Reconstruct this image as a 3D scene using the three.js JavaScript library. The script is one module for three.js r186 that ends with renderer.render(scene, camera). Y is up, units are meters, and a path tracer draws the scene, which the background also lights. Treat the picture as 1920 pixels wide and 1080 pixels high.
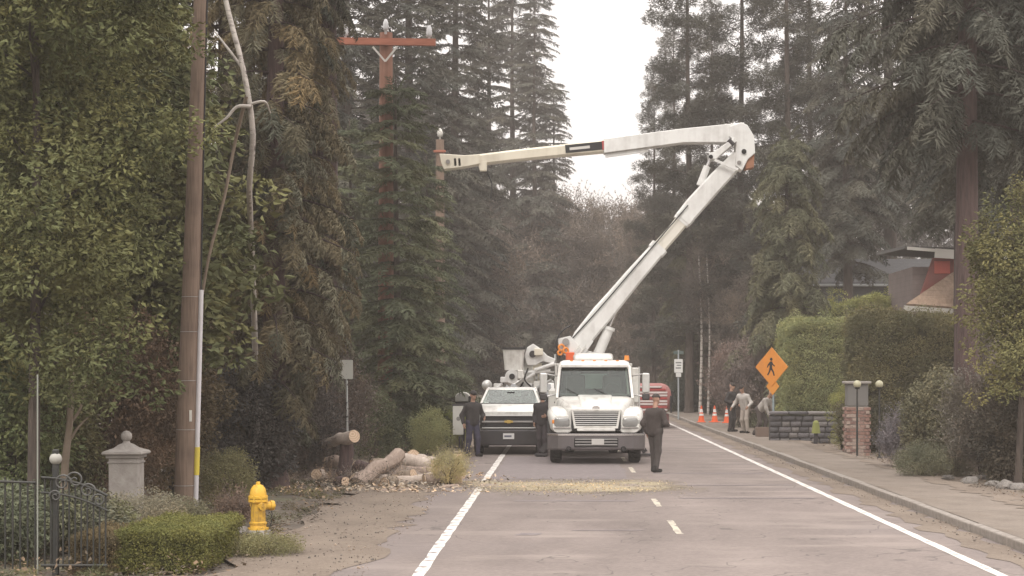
import * as THREE from 'three';
import { mergeGeometries } from 'three/addons/utils/BufferGeometryUtils.js';
import { RoundedBoxGeometry } from 'three/addons/geometries/RoundedBoxGeometry.js';

// ------------------------------------------------------------------ camera, sky, sun, exposure
const scene = new THREE.Scene();
const F = 3200, VX = 1050, VY = 700, EYE = 2.27;              // focal length and vanishing point for a 1920 x 1080 frame, eye height
const camera = new THREE.PerspectiveCamera(2 * Math.atan(540 / F) * 180 / Math.PI, 1920 / 1080, 0.5, 900);
camera.position.set(0, EYE, 0);
camera.lookAt(0, EYE, -10);
camera.setViewOffset(1920, 1080, 960 - VX, 540 - VY, 1920, 1080);   // shifted lens: verticals stay upright
camera.updateProjectionMatrix();
scene.add(camera);

const SKY_Z = 2.3, SUN_I = 1.2;
{
  const W = 256, Hh = 128, d = new Float32Array(W * Hh * 4);
  for (let j = 0; j < Hh; j++) for (let i = 0; i < W; i++) {
    const el = (j + 0.5) / Hh * Math.PI - Math.PI / 2, s = Math.sin(el), k = (j * W + i) * 4;
    const az = i / W * Math.PI * 2;
    const cl = 1 + 0.05 * Math.sin(az * 3 + 5 * s) * Math.sin(az * 2 - 9 * s + 1);
    const L = (s > 0 ? SKY_Z * (1 + 2 * s) / 3 : SKY_Z / 3 * 0.3) * cl;
    d[k] = L * 1.03; d[k + 1] = L * 0.975; d[k + 2] = L * 0.945; d[k + 3] = 1;
  }
  const t = new THREE.DataTexture(d, W, Hh, THREE.RGBAFormat, THREE.FloatType);
  t.mapping = THREE.EquirectangularReflectionMapping; t.magFilter = THREE.LinearFilter; t.needsUpdate = true;
  scene.background = t; scene.environment = t;
}
const sun = new THREE.DirectionalLight(new THREE.Color().setRGB(1, 0.95, 0.88), SUN_I);
sun.position.set(-14, 60, 18); sun.target.position.set(0, 0, -40);
sun.castShadow = true; sun.shadow.radius = 30;
Object.assign(sun.shadow.camera, { left: -60, right: 60, top: 80, bottom: -80, near: 1, far: 200 });
sun.shadow.mapSize.set(2048, 2048);
scene.add(sun, sun.target);
scene.fog = new THREE.FogExp2(new THREE.Color().setRGB(0.62, 0.57, 0.53), 0.0012);
const EXPOSURE = 1.3;

// ------------------------------------------------------------------ helpers
const V = (x, y, z) => new THREE.Vector3(x, y, z);
const at = (x, y, D) => V((x - VX) / F * D, EYE - (y - VY) / F * D, -D);      // a point of the photograph at a depth in metres
const gz = (y) => F * EYE / (y - VY);                                          // depth of a ground point
function rng(s) { return () => { s |= 0; s = s + 0x6D2B79F5 | 0; let t = Math.imul(s ^ s >>> 15, 1 | s); t = t + Math.imul(t ^ t >>> 7, 61 | t) ^ t; return ((t ^ t >>> 14) >>> 0) / 4294967296; }; }
const R0 = rng(77);
const names = {};
function numbered(n) { const k = names[n] = (names[n] ?? -1) + 1; return k ? n + '_' + String(k).padStart(3, '0') : n; }
function lin(r, g, b) { return new THREE.Color().setRGB(r, g, b); }
function mesh(name, geo, mat, parent = scene) {
  const m = new THREE.Mesh(geo, mat); m.name = parent === scene ? numbered(name) : name; m.castShadow = m.receiveShadow = true; parent.add(m); return m;
}
function thing(name, label, category, pos = [0, 0, 0], turn = 0, group) {
  const o = new THREE.Group(); o.name = numbered(name); scene.add(o);
  o.position.set(...(pos.isVector3 ? pos.toArray() : pos)); o.rotation.y = turn;
  return tag(o, label, category, group);
}
function tag(o, label, category, group, kind) {
  o.userData.label = label; if (category) o.userData.category = category;
  if (group) o.userData.group = group; if (kind) o.userData.kind = kind;
  return o;
}
function struct(name, geo, mat) { const m = mesh(name, geo, mat); m.userData.kind = 'structure'; return m; }
function copy(src, label, group) {
  const c = src.clone(); c.name = numbered(src.name.replace(/_\d{3}$/, '')); c.userData = { ...src.userData };
  if (label) c.userData.label = label; if (group) c.userData.group = group;
  scene.add(c); return c;
}
function stripAttr(g) {
  g = g.index ? g.toNonIndexed() : g;
  for (const k of Object.keys(g.attributes)) if (!['position', 'normal', 'uv'].includes(k)) g.deleteAttribute(k);
  g.morphAttributes = {};
  return g;
}
function boxUV(g) {
  g = stripAttr(g); const p = g.attributes.position, n = g.attributes.normal, uv = new Float32Array(p.count * 2);
  for (let i = 0; i < p.count; i++) {
    const ax = Math.abs(n.getX(i)), ay = Math.abs(n.getY(i)), az = Math.abs(n.getZ(i));
    let u, v; if (ay >= ax && ay >= az) { u = p.getX(i); v = p.getZ(i); } else if (ax >= az) { u = p.getZ(i); v = p.getY(i); } else { u = p.getX(i); v = p.getY(i); }
    uv[i * 2] = u; uv[i * 2 + 1] = v;
  }
  g.setAttribute('uv', new THREE.BufferAttribute(uv, 2)); return g;
}
const M = (...gs) => mergeGeometries(gs.flat().map(boxUV));
const mv = (g, x, y, z) => g.translate(x, y, z);
function box(w, h, d, x = 0, y = 0, z = 0, r) {
  r = r ?? Math.min(0.02, w / 4, h / 4, d / 4);
  const g = r > 0 ? new RoundedBoxGeometry(w, h, d, 1, r) : new THREE.BoxGeometry(w, h, d); return g.translate(x, y, z);
}
function rod(a, b, r0, r1 = r0, seg = 10) {
  const d = b.clone().sub(a), L = d.length(), g = new THREE.CylinderGeometry(r1, r0, L, seg, 1);
  g.translate(0, L / 2, 0); g.applyQuaternion(new THREE.Quaternion().setFromUnitVectors(V(0, 1, 0), d.normalize())); return g.translate(a.x, a.y, a.z);
}
// a bar of rectangular section between two points; w across, h along up
function bar(a, b, w, h, w1 = w, h1 = h) {
  const d = b.clone().sub(a).normalize(); let side = V(0, 0, 1); if (Math.abs(d.z) > 0.9) side = V(1, 0, 0);
  const up = new THREE.Vector3().crossVectors(side, d).normalize(); side = new THREE.Vector3().crossVectors(d, up).normalize();
  const sec = (c, ww, hh) => [[1, 1], [-1, 1], [-1, -1], [1, -1]].map(([s, u]) => c.clone().addScaledVector(side, s * ww / 2).addScaledVector(up, u * hh / 2));
  return loft([sec(a, w, h), sec(b, w1, h1)], true);
}
// skin closed rings of points, with caps
function loft(rings, flat = false) {
  const n = rings[0].length, pos = [], idx = [];
  for (const r of rings) for (const p of r) pos.push(p.x, p.y, p.z);
  for (let k = 0; k + 1 < rings.length; k++) for (let i = 0; i < n; i++) {
    const a = k * n + i, b = k * n + (i + 1) % n; idx.push(a, b, a + n, b, b + n, a + n);
  }
  for (const [k, s] of [[0, -1], [rings.length - 1, 1]]) {
    const c = rings[k].reduce((t, p) => t.add(p), V(0, 0, 0)).multiplyScalar(1 / n); const ci = pos.length / 3; pos.push(c.x, c.y, c.z);
    for (let i = 0; i < n; i++) { const a = k * n + i, b = k * n + (i + 1) % n; s > 0 ? idx.push(a, b, ci) : idx.push(b, a, ci); }
  }
  let g = new THREE.BufferGeometry(); g.setAttribute('position', new THREE.Float32BufferAttribute(pos, 3)); g.setIndex(idx);
  return crease(g, flat ? 0.2 : 0.75);
}
function crease(g, ang) {
  g = g.index ? g.toNonIndexed() : g; g.deleteAttribute('normal'); g.computeVertexNormals();
  if (ang <= 0.2) return g.attributes.uv ? g : uv0(g);
  const p = g.attributes.position, fn = g.attributes.normal, map = new Map(), key = (i) => Math.round(p.getX(i) * 2e3) + ',' + Math.round(p.getY(i) * 2e3) + ',' + Math.round(p.getZ(i) * 2e3);
  for (let i = 0; i < p.count; i++) { const k = key(i); (map.get(k) ?? map.set(k, []).get(k)).push(i); }
  const out = new Float32Array(p.count * 3), c = Math.cos(ang), a = V(0, 0, 0), b = V(0, 0, 0), s = V(0, 0, 0);
  for (const l of map.values()) for (const i of l) {
    a.fromBufferAttribute(fn, i); s.set(0, 0, 0); for (const j of l) { b.fromBufferAttribute(fn, j); if (a.dot(b) > c) s.add(b); } s.normalize(); out.set([s.x, s.y, s.z], i * 3);
  }
  g.setAttribute('normal', new THREE.BufferAttribute(out, 3)); return g.attributes.uv ? g : uv0(g);
}
function uv0(g) { g.setAttribute('uv', new THREE.BufferAttribute(new Float32Array(g.attributes.position.count * 2), 2)); return g; }
// rounded rectangle ring: in xy at z, or in xz at y
function ringXY(w, y0, y1, r, z, x0 = 0, n = 4) { return rr(w, y1 - y0, r, n).map(([u, v]) => V(x0 + u, (y0 + y1) / 2 + v, z)); }
function ringXZ(w, z0, z1, r, y, x0 = 0, n = 4) { return rr(w, z1 - z0, r, n).map(([u, v]) => V(x0 + u, y, (z0 + z1) / 2 - v)); }
function rr(w, h, r, n) {
  r = Math.min(r, w / 2 - 1e-3, h / 2 - 1e-3); const o = [];
  for (let q = 0; q < 4; q++) { const cx = (q === 0 || q === 3 ? 1 : -1) * (w / 2 - r), cy = (q < 2 ? 1 : -1) * (h / 2 - r); for (let i = 0; i <= n; i++) { const a = q * Math.PI / 2 + i / n * Math.PI / 2; o.push([cx + r * Math.cos(a), cy + r * Math.sin(a)]); } }
  return o;
}
function plate(pts, t, bevel = 0.008) {      // outline in xy, thickness along z, centred
  const g = new THREE.ExtrudeGeometry(new THREE.Shape(pts.map(([x, y]) => new THREE.Vector2(x, y))), { depth: t, bevelEnabled: bevel > 0, bevelSize: bevel, bevelThickness: bevel, bevelSegments: 1 });
  return g.translate(0, 0, -t / 2);
}
function tubeAlong(pts, r0, r1, rad = 7, seg = 14) {
  const c = new THREE.CatmullRomCurve3(pts), g = new THREE.TubeGeometry(c, seg, 1, rad, false), p = g.attributes.position, n = g.attributes.normal;
  for (let i = 0; i <= seg; i++) { const r = r0 + (r1 - r0) * i / seg, q = c.getPointAt(i / seg); for (let j = 0; j <= rad; j++) { const k = i * (rad + 1) + j; p.setXYZ(k, q.x + n.getX(k) * r, q.y + n.getY(k) * r, q.z + n.getZ(k) * r); } }
  return g;
}

// ------------------------------------------------------------------ noise and textures
const PERM = (() => { const r = rng(5), p = [...Array(256).keys()]; for (let i = 255; i > 0; i--) { const j = Math.floor(r() * (i + 1)); [p[i], p[j]] = [p[j], p[i]]; } return [...p, ...p]; })();
function vn(x, y, px, py) {              // periodic value noise
  const xi = Math.floor(x), yi = Math.floor(y), fx = x - xi, fy = y - yi, u = fx * fx * (3 - 2 * fx), v = fy * fy * (3 - 2 * fy);
  const h = (i, j) => PERM[PERM[((i % px) + px) % px & 255] + (((j % py) + py) % py & 255)] / 255;
  return (h(xi, yi) * (1 - u) + h(xi + 1, yi) * u) * (1 - v) + (h(xi, yi + 1) * (1 - u) + h(xi + 1, yi + 1) * u) * v;
}
function fbm(u, v, fx, fy, oct = 5, gain = 0.5) { let s = 0, a = 1, t = 0; for (let o = 0; o < oct; o++) { s += a * vn(u * fx, v * fy, fx, fy); t += a; a *= gain; fx *= 2; fy *= 2; } return s / t; }
function hash3(x, y, z) { return PERM[PERM[PERM[x & 255] + (y & 255)] + (z & 255)] / 255; }
function n3(x, y, z) {
  const xi = Math.floor(x), yi = Math.floor(y), zi = Math.floor(z), f = (t) => t * t * (3 - 2 * t), u = f(x - xi), v = f(y - yi), w = f(z - zi), L = (a, b, t) => a + (b - a) * t;
  return L(L(L(hash3(xi, yi, zi), hash3(xi + 1, yi, zi), u), L(hash3(xi, yi + 1, zi), hash3(xi + 1, yi + 1, zi), u), v), L(L(hash3(xi, yi, zi + 1), hash3(xi + 1, yi, zi + 1), u), L(hash3(xi, yi + 1, zi + 1), hash3(xi + 1, yi + 1, zi + 1), u), v), w);
}
function tex(size, metres, fn, srgb = true) {      // fn(u,v) -> [r,g,b] linear, or a number
  const d = new Uint8Array(size * size * 4);
  const enc = (c) => { c = Math.min(1, Math.max(0, c)); return Math.round(255 * (srgb ? (c < 0.0031308 ? 12.92 * c : 1.055 * c ** (1 / 2.4) - 0.055) : c)); };
  for (let j = 0; j < size; j++) for (let i = 0; i < size; i++) { const c = fn(i / size, j / size), k = (j * size + i) * 4, a = typeof c === 'number' ? [c, c, c] : c; d[k] = enc(a[0]); d[k + 1] = enc(a[1]); d[k + 2] = enc(a[2]); d[k + 3] = 255; }
  const t = new THREE.DataTexture(d, size, size); t.wrapS = t.wrapT = THREE.RepeatWrapping; t.magFilter = THREE.LinearFilter; t.minFilter = THREE.LinearMipmapLinearFilter; t.generateMipmaps = true;
  if (srgb) t.colorSpace = THREE.SRGBColorSpace; t.repeat.set(1 / metres, 1 / metres); t.needsUpdate = true; return t;
}
const mix3 = (a, b, t) => a.map((x, i) => x + (b[i] - x) * t);
const grain = tex(256, 0.6, (u, v) => fbm(u, v, 16, 16, 4, 0.7), false);
const std = (o) => new THREE.MeshStandardMaterial({ roughness: 0.85, ...o });
const phys = (o) => new THREE.MeshPhysicalMaterial(o);
// paint and metal with a little dirt
function dirty(c, dirt = [0.16, 0.13, 0.10], amount = 0.35, metres = 2.2) {
  return tex(256, metres, (u, v) => { const n = fbm(u, v, 4, 4, 6, 0.6), s = fbm(u, v, 24, 3, 3, 0.5); return mix3(c, dirt, amount * Math.max(0, Math.min(1, (n - 0.42) * 2.2 + (s - 0.5) * 0.8))); });
}
const MAT = {
  white: phys({ map: dirty([0.74, 0.73, 0.69], [0.2, 0.165, 0.13], 0.6), roughness: 0.38, clearcoat: 0.5, clearcoatRoughness: 0.25 }),
  boomWhite: phys({ map: dirty([0.76, 0.76, 0.74], [0.3, 0.27, 0.24], 0.42), roughness: 0.45, clearcoat: 0.3 }),
  cream: phys({ map: dirty([0.72, 0.67, 0.55], [0.3, 0.25, 0.18], 0.35), roughness: 0.5, clearcoat: 0.2 }),
  boomCream: phys({ map: dirty([0.74, 0.71, 0.63], [0.3, 0.27, 0.22], 0.4), roughness: 0.5, clearcoat: 0.2 }),
  silver: std({ map: dirty([0.62, 0.62, 0.6]), roughness: 0.35, metalness: 0.4 }),
  chrome: std({ color: lin(0.7, 0.69, 0.68), roughness: 0.2, metalness: 0.95 }),
  bumperGrey: std({ map: dirty([0.15, 0.135, 0.14], [0.1, 0.09, 0.08], 0.6), roughness: 0.4, metalness: 0.35 }),
  darkGrey: std({ map: dirty([0.04, 0.036, 0.039], [0.07, 0.06, 0.055], 0.5), roughness: 0.55 }),
  black: std({ color: lin(0.016, 0.016, 0.017), roughness: 0.5 }),
  rubber: std({ map: dirty([0.028, 0.027, 0.027], [0.1, 0.085, 0.07], 0.5, 0.9), roughness: 0.9, bumpMap: grain, bumpScale: 0.004 }),
  steel: std({ map: dirty([0.36, 0.35, 0.34], [0.16, 0.12, 0.09], 0.5), roughness: 0.45, metalness: 0.7 }),
  galv: std({ map: dirty([0.42, 0.43, 0.42], [0.25, 0.23, 0.2], 0.4), roughness: 0.5, metalness: 0.5 }),
  glass: phys({ color: lin(0.78, 0.86, 0.82), roughness: 0.03, transmission: 1, thickness: 0, ior: 1.5 }),
  lens: phys({ color: lin(0.42, 0.42, 0.4), roughness: 0.12, clearcoat: 1 }),
  lensGrey: phys({ color: lin(0.25, 0.25, 0.24), roughness: 0.15, clearcoat: 1 }),
  amber: phys({ color: lin(0.75, 0.25, 0.03), roughness: 0.25, clearcoat: 0.6 }),
  mirrorGlass: std({ color: lin(0.6, 0.62, 0.62), roughness: 0.06, metalness: 1 }),
  seat: std({ color: lin(0.07, 0.065, 0.06), roughness: 0.95, bumpMap: grain, bumpScale: 0.002 }),
  gold: std({ color: lin(0.6, 0.42, 0.12), roughness: 0.35, metalness: 0.8 }),
  hydrant: phys({ map: dirty([0.68, 0.40, 0.035], [0.16, 0.09, 0.035], 0.95, 0.7), roughness: 0.62, clearcoat: 0.1, bumpMap: grain, bumpScale: 0.003 }),
  orange: std({ map: dirty([0.78, 0.13, 0.035], [0.3, 0.1, 0.06], 0.35), roughness: 0.6 }),
  signOrange: std({ map: dirty([0.64, 0.235, 0.03], [0.4, 0.17, 0.05], 0.5), roughness: 0.5 }),
  red: phys({ map: dirty([0.4, 0.05, 0.05], [0.15, 0.07, 0.06], 0.4), roughness: 0.45, clearcoat: 0.3 }),
  redDark: std({ map: dirty([0.12, 0.03, 0.03], [0.06, 0.04, 0.04], 0.5), roughness: 0.5 }),
  yellow: std({ map: dirty([0.7, 0.55, 0.06], [0.35, 0.3, 0.12], 0.5), roughness: 0.6 }),
  iron: std({ map: dirty([0.035, 0.037, 0.035], [0.09, 0.07, 0.05], 0.4, 0.7), roughness: 0.55, metalness: 0.3 }),
  pvc: std({ map: dirty([0.62, 0.60, 0.62], [0.4, 0.36, 0.32], 0.5), roughness: 0.55 }),
  stone: std({ map: tex(256, 1.1, (u, v) => { const n = fbm(u, v, 8, 8, 6, 0.65), s = fbm(u, v, 5, 2, 3); return mix3([0.24, 0.215, 0.195], [0.44, 0.41, 0.38], n * 0.9 + s * 0.3 - 0.15); }), bumpMap: grain, bumpScale: 0.006, roughness: 0.92 }),
  wallStone: [[0.10, 0.095, 0.10], [0.14, 0.13, 0.135], [0.085, 0.08, 0.085], [0.18, 0.165, 0.16]].map((c) => std({ map: tex(128, 0.7, (u, v) => mix3(c.map((x) => x * 0.6), c.map((x) => x * 1.5), fbm(u, v, 6, 6, 5, 0.65))), bumpMap: grain, bumpScale: 0.008 })),
  brick: [[0.26, 0.155, 0.125], [0.31, 0.20, 0.165], [0.21, 0.13, 0.11], [0.34, 0.26, 0.22]].map((c) => std({ map: tex(64, 0.4, (u, v) => mix3(c.map((x) => x * 0.65), c.map((x) => x * 1.4), fbm(u, v, 6, 6, 4, 0.65))), bumpMap: grain, bumpScale: 0.004 })),
  mortar: std({ color: lin(0.3, 0.27, 0.24), bumpMap: grain, bumpScale: 0.003 }),
  rock: std({ map: tex(256, 0.9, (u, v) => mix3([0.10, 0.088, 0.08], [0.36, 0.33, 0.30], fbm(u, v, 6, 6, 6, 0.62))), bumpMap: grain, bumpScale: 0.012 }),
  pole: std({ map: tex(256, 1.0, (u, v) => { const n = fbm(u, v, 40, 2, 4, 0.6), m = fbm(u, v, 3, 3, 4); return mix3([0.105, 0.074, 0.056], [0.30, 0.215, 0.16], n * 0.8 + (m - 0.5) * 0.6); }), bumpMap: tex(256, 1.0, (u, v) => fbm(u, v, 40, 2, 4, 0.6), false), bumpScale: 0.008 }),
  crossarm: std({ map: tex(128, 1.0, (u, v) => mix3([0.25, 0.085, 0.05], [0.42, 0.16, 0.1], fbm(u, v, 3, 24, 4))), roughness: 0.8 }),
  bark: std({ map: tex(256, 1.2, (u, v) => { const n = fbm(u, v, 22, 4, 5, 0.6); return mix3([0.03, 0.023, 0.02], [0.115, 0.088, 0.07], n); }), bumpMap: tex(256, 1.2, (u, v) => fbm(u, v, 22, 4, 5, 0.6), false), bumpScale: 0.03 }),
  barkRed: std({ map: tex(256, 1.2, (u, v) => { const n = fbm(u, v, 26, 3, 5, 0.6); return mix3([0.036, 0.022, 0.021], [0.125, 0.08, 0.073], n); }), bumpMap: tex(256, 1.2, (u, v) => fbm(u, v, 26, 3, 5, 0.6), false), bumpScale: 0.035 }),
  barkPale: std({ map: tex(256, 1.2, (u, v) => { const n = fbm(u, v, 4, 14, 5, 0.65), k = fbm(u, v, 3, 20, 3); return mix3([0.5, 0.46, 0.42], [0.13, 0.11, 0.1], Math.max(0, (n - 0.5) * 3 + (k > 0.66 ? 0.6 : 0))); }), roughness: 0.8 }),
  barkTan: std({ map: tex(256, 1.0, (u, v) => mix3([0.14, 0.105, 0.075], [0.32, 0.26, 0.2], fbm(u, v, 18, 4, 5, 0.6))), roughness: 0.9 }),
  cutWood: std({ map: tex(128, 0.5, (u, v) => { const r = Math.hypot(u - 0.5, v - 0.5); return mix3([0.48, 0.33, 0.22], [0.64, 0.50, 0.37], 0.5 + 0.5 * Math.sin(r * 70 + fbm(u, v, 5, 5, 3) * 5)); }), roughness: 0.9 }),
  skin: std({ color: lin(0.42, 0.25, 0.18), roughness: 0.6 }),
  hair: std({ color: lin(0.03, 0.022, 0.018), roughness: 0.8, bumpMap: grain, bumpScale: 0.004 }),
};

// ------------------------------------------------------------------ vegetation makers
const dummy = new THREE.Object3D();
function quadsGeo(tri) { const g = new THREE.BufferGeometry(); g.setAttribute('position', new THREE.Float32BufferAttribute(tri, 3)); g.computeVertexNormals(); return uv0(g); }
// leaves scattered through a ball of radius 0.5
function leafClump(seed, n, len, wid, droop = 0.2) {
  const r = rng(seed), t = [];
  for (let i = 0; i < n; i++) {
    const a = r() * 6.283, z = r() * 2 - 1, q = 0.5 * Math.cbrt(0.08 + 0.92 * r()), s = Math.sqrt(1 - z * z), c = V(q * s * Math.cos(a), q * z * 0.8, q * s * Math.sin(a));
    const dir = V(s * Math.cos(a) + (r() - 0.5) * 1.6, (r() - 0.5) * 1.2 - droop, s * Math.sin(a) + (r() - 0.5) * 1.6).normalize();
    const side = V(r() - 0.5, (r() - 0.5) * 0.6, r() - 0.5).cross(dir).normalize(), up = dir.clone().cross(side), L = len * (0.7 + 0.6 * r()), w = wid * (0.7 + 0.6 * r());
    const tip = c.clone().addScaledVector(dir, L).addScaledVector(up, -0.12 * L), l = c.clone().addScaledVector(dir, L * 0.45).addScaledVector(side, w).addScaledVector(up, 0.1 * L), m = c.clone().addScaledVector(dir, L * 0.45).addScaledVector(side, -w).addScaledVector(up, 0.1 * L);
    t.push(...c, ...l, ...tip, ...c, ...tip, ...m);
  }
  return quadsGeo(t);
}
// a conifer frond one metre long along +z, needles on drooping side twigs
function frond(seed, twigs, needles, droop, width) {
  const r = rng(seed), t = [];
  const blade = (a, d, side, L, w) => { const b = a.clone().addScaledVector(d, L); t.push(...a.clone().addScaledVector(side, w), ...b, ...a.clone().addScaledVector(side, -w)); };
  for (let k = 0; k < twigs; k++) for (const s of [-1, 1]) {
    const z = (k + r()) / twigs, L = width * (1 - 0.75 * z) * (0.6 + 0.6 * r()), o = V(0, -droop * 0.35 * z * z, z), d = V(s * (0.8 + 0.2 * r()), -droop * (0.2 + 0.8 * r()), 0.45 + 0.3 * r()).normalize();
    for (let j = 0; j < needles; j++) {
      const q = o.clone().addScaledVector(d, L * (j + 0.3 * r()) / needles); q.y -= droop * 0.3 * (j / needles) ** 2 * L; q.y += (r() - 0.5) * 0.05;
      const nd = V(d.x + (r() - 0.5) * 1.1, d.y + (r() - 0.5) * 0.9 - 0.1, d.z + (r() - 0.5) * 1.1).normalize(), sd = V(r() - 0.5, (r() - 0.5) * 1.2, r() - 0.5).cross(nd).normalize();
      blade(q, nd, sd, 0.13 + 0.1 * r(), 0.014 + 0.014 * r());
    }
  }
  return quadsGeo(t);
}
// bare twigs in a ball, with a few leaves
function twigClump(seed, n, leaves) {
  const r = rng(seed), t = [];
  for (let i = 0; i < n; i++) {
    const a = r() * 6.283, el = r() * 1.6 - 0.3, d = V(Math.cos(a) * Math.cos(el), Math.sin(el), Math.sin(a) * Math.cos(el)); let p = V((r() - 0.5) * 0.3, (r() - 0.5) * 0.3, (r() - 0.5) * 0.3);
    for (let k = 0; k < 3; k++) { const q = p.clone().addScaledVector(d, 0.2 + 0.1 * r()), s = V(r() - 0.5, r() - 0.5, r() - 0.5).cross(d).normalize().multiplyScalar(0.009 - 0.0025 * k); t.push(...p.clone().add(s), ...q, ...p.clone().sub(s)); const u = d.clone().cross(s).normalize().multiplyScalar(0.008 - 0.002 * k); t.push(...p.clone().add(u), ...q, ...p.clone().sub(u)); p = q; d.add(V((r() - 0.5) * 0.8, (r() - 0.5) * 0.6 + 0.1, (r() - 0.5) * 0.8)).normalize();
      for (let j = 0; j < leaves; j++) { const nd = V(r() - 0.5, r() - 0.6, r() - 0.5).normalize(), sd = V(r() - 0.5, r() - 0.5, r() - 0.5).cross(nd).normalize(); const o = p.clone().addScaledVector(d, -0.1 * r()); t.push(...o.clone().addScaledVector(sd, 0.02), ...o.clone().addScaledVector(nd, 0.075), ...o.clone().addScaledVector(sd, -0.02)); } }
  }
  return quadsGeo(t);
}
const CL = {
  leaf: leafClump(1, 90, 0.13, 0.034), bigLeaf: leafClump(2, 55, 0.2, 0.055, 0.35), fine: leafClump(3, 130, 0.085, 0.02), clip: leafClump(4, 110, 0.12, 0.035, 0),
  fir: frond(5, 13, 6, 0.35, 0.5), cedar: frond(6, 14, 7, 0.85, 0.5), pine: leafClump(7, 170, 0.22, 0.009, -0.1), twig: twigClump(8, 16, 1), dead: twigClump(9, 18, 3),
};
const leafMats = new Map();
function leafMat(c, rough = 0.75) { const k = c.join(); if (!leafMats.has(k)) leafMats.set(k, phys({ color: lin(...c), roughness: rough, side: THREE.DoubleSide, specularIntensity: 0.25 })); return leafMats.get(k); }
function scatter(name, geo, mat, list, parent, r, vary = 0.35, warm = 0.12) {
  const im = new THREE.InstancedMesh(geo, mat, list.length), c = new THREE.Color(); im.name = name; im.castShadow = im.receiveShadow = true;
  list.forEach(([x, y, z, s, q, ey], i) => {
    dummy.position.set(x, y, z); if (q) dummy.quaternion.copy(q); else dummy.rotation.set((r() - 0.5) * 1.2, r() * 6.283, (r() - 0.5) * 1.2); dummy.scale.set(s, s * (ey ?? 1), s); dummy.updateMatrix(); im.setMatrixAt(i, dummy.matrix);
    const n = n3(x * 1.3 + 40, y * 1.3 + 40, z * 1.3 + 40), k = 1 + vary * ((n - 0.5) * 2.2 + (r() - 0.5) * 0.9), w = (r() - 0.5) * warm + (n - 0.5) * warm; im.setColorAt(i, c.setRGB(k * (1 + w), k, k * (1 - w)));
  });
  parent.add(im); return im;
}
const qFrom = (dir, up = V(0, 1, 0)) => { const z = dir.clone().normalize(), x = up.clone().cross(z).normalize(), y = z.clone().cross(x); return new THREE.Quaternion().setFromRotationMatrix(new THREE.Matrix4().makeBasis(x, y, z)); };
// broad crown on a forking trunk. o: H, R, base, clump, color, n, s, bark, trunk, gap, limbs, squash
function broadTree(name, seed, o) {
  const t = new THREE.Group(); t.name = name; const r = rng(seed), H = o.H, top = V((r() - 0.5) * 0.1 * H, H * 0.82, (r() - 0.5) * 0.08 * H);
  const mid = V((r() - 0.5) * 0.05 * H, H * 0.4, (r() - 0.5) * 0.05 * H), tr = o.trunk ?? H * 0.016, c = new THREE.CatmullRomCurve3([V(0, -0.3, 0), mid, top]);
  const tg = [tubeAlong([V(0, -0.3, 0), mid.clone().multiplyScalar(0.5).setY(H * 0.2), mid, top], tr * 1.15, tr * 0.25, 9, 18)], tips = [], lg = [];
  tg.push(new THREE.CylinderGeometry(tr * 1.15, tr * 1.7, 0.5, 9).translate(0, -0.02, 0));
  const nl = o.limbs ?? 16, b = o.base / H;
  for (let i = 0; i < nl; i++) {
    const f = b * 0.85 + (0.95 - b * 0.85) * (i + r()) / nl, p = c.getPointAt(Math.min(0.99, f)), a = i * 2.4 + r(), reach = o.R * (0.55 + 0.5 * r()) * Math.sqrt(Math.max(0.12, 1 - ((f - 0.45) / 0.62) ** 2)), up = reach * (0.25 + 0.6 * r()) * (o.weep ? -0.3 : 1);
    const q = p.clone().add(V(Math.cos(a) * reach, up, Math.sin(a) * reach)), m = p.clone().lerp(q, 0.5).add(V((r() - 0.5) * 0.25 * reach, 0.15 * reach, (r() - 0.5) * 0.25 * reach)), lr = tr * 0.42 * (1 - f * 0.55);
    lg.push(tubeAlong([p, m, q], lr, lr * 0.25, 6, 7)); tips.push(q, m.clone().lerp(q, 0.4));
    for (let k = 0; k < 3; k++) { const s = p.clone().lerp(q, 0.4 + 0.5 * r()), e = s.clone().add(V((r() - 0.5) * reach, (r() - 0.3) * reach * 0.7, (r() - 0.5) * reach)); lg.push(tubeAlong([s, s.clone().lerp(e, 0.5).add(V(0, 0.08 * reach, 0)), e], lr * 0.4, lr * 0.12, 4, 4)); tips.push(e); }
  }
  mesh('trunk', M(tg), o.bark, t); mesh('limb', M(lg), o.bark, t).userData.kind = 'stuff';
  const pts = [], cy = (o.base + H) / 2, ry = (H - o.base) / 2;
  for (const q of tips) { const n = Math.ceil(o.n * 0.6 / tips.length); for (let k = 0; k < n; k++) pts.push([q.x + (r() + r() - 1) * o.s * 1.3, q.y + (r() + r() - 1) * o.s * 1.1, q.z + (r() + r() - 1) * o.s * 1.3, o.s * (0.6 + 0.7 * r())]); }
  let guard = 0; const off = seed * 3.7;
  while (pts.length < o.n && guard++ < o.n * 30) {
    const a = r() * 6.283, z = r() * 2 - 1, q = Math.cbrt(0.15 + 0.85 * r()), s = Math.sqrt(1 - z * z), x = q * s * Math.cos(a) * o.R, y = cy + q * z * ry, w = q * s * Math.sin(a) * o.R;
    if (n3(x * 0.8 + off, y * 0.8 + 9, w * 0.8 + off) < (o.gap ?? 0.42)) continue; pts.push([x + top.x * (y / H) ** 2, y, w, o.s * (0.6 + 0.7 * r())]);
  }
  scatter('crown', CL[o.clump], leafMat(o.color), pts, t, r, o.vary ?? 0.38).userData.kind = 'stuff';
  return t;
}
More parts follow.
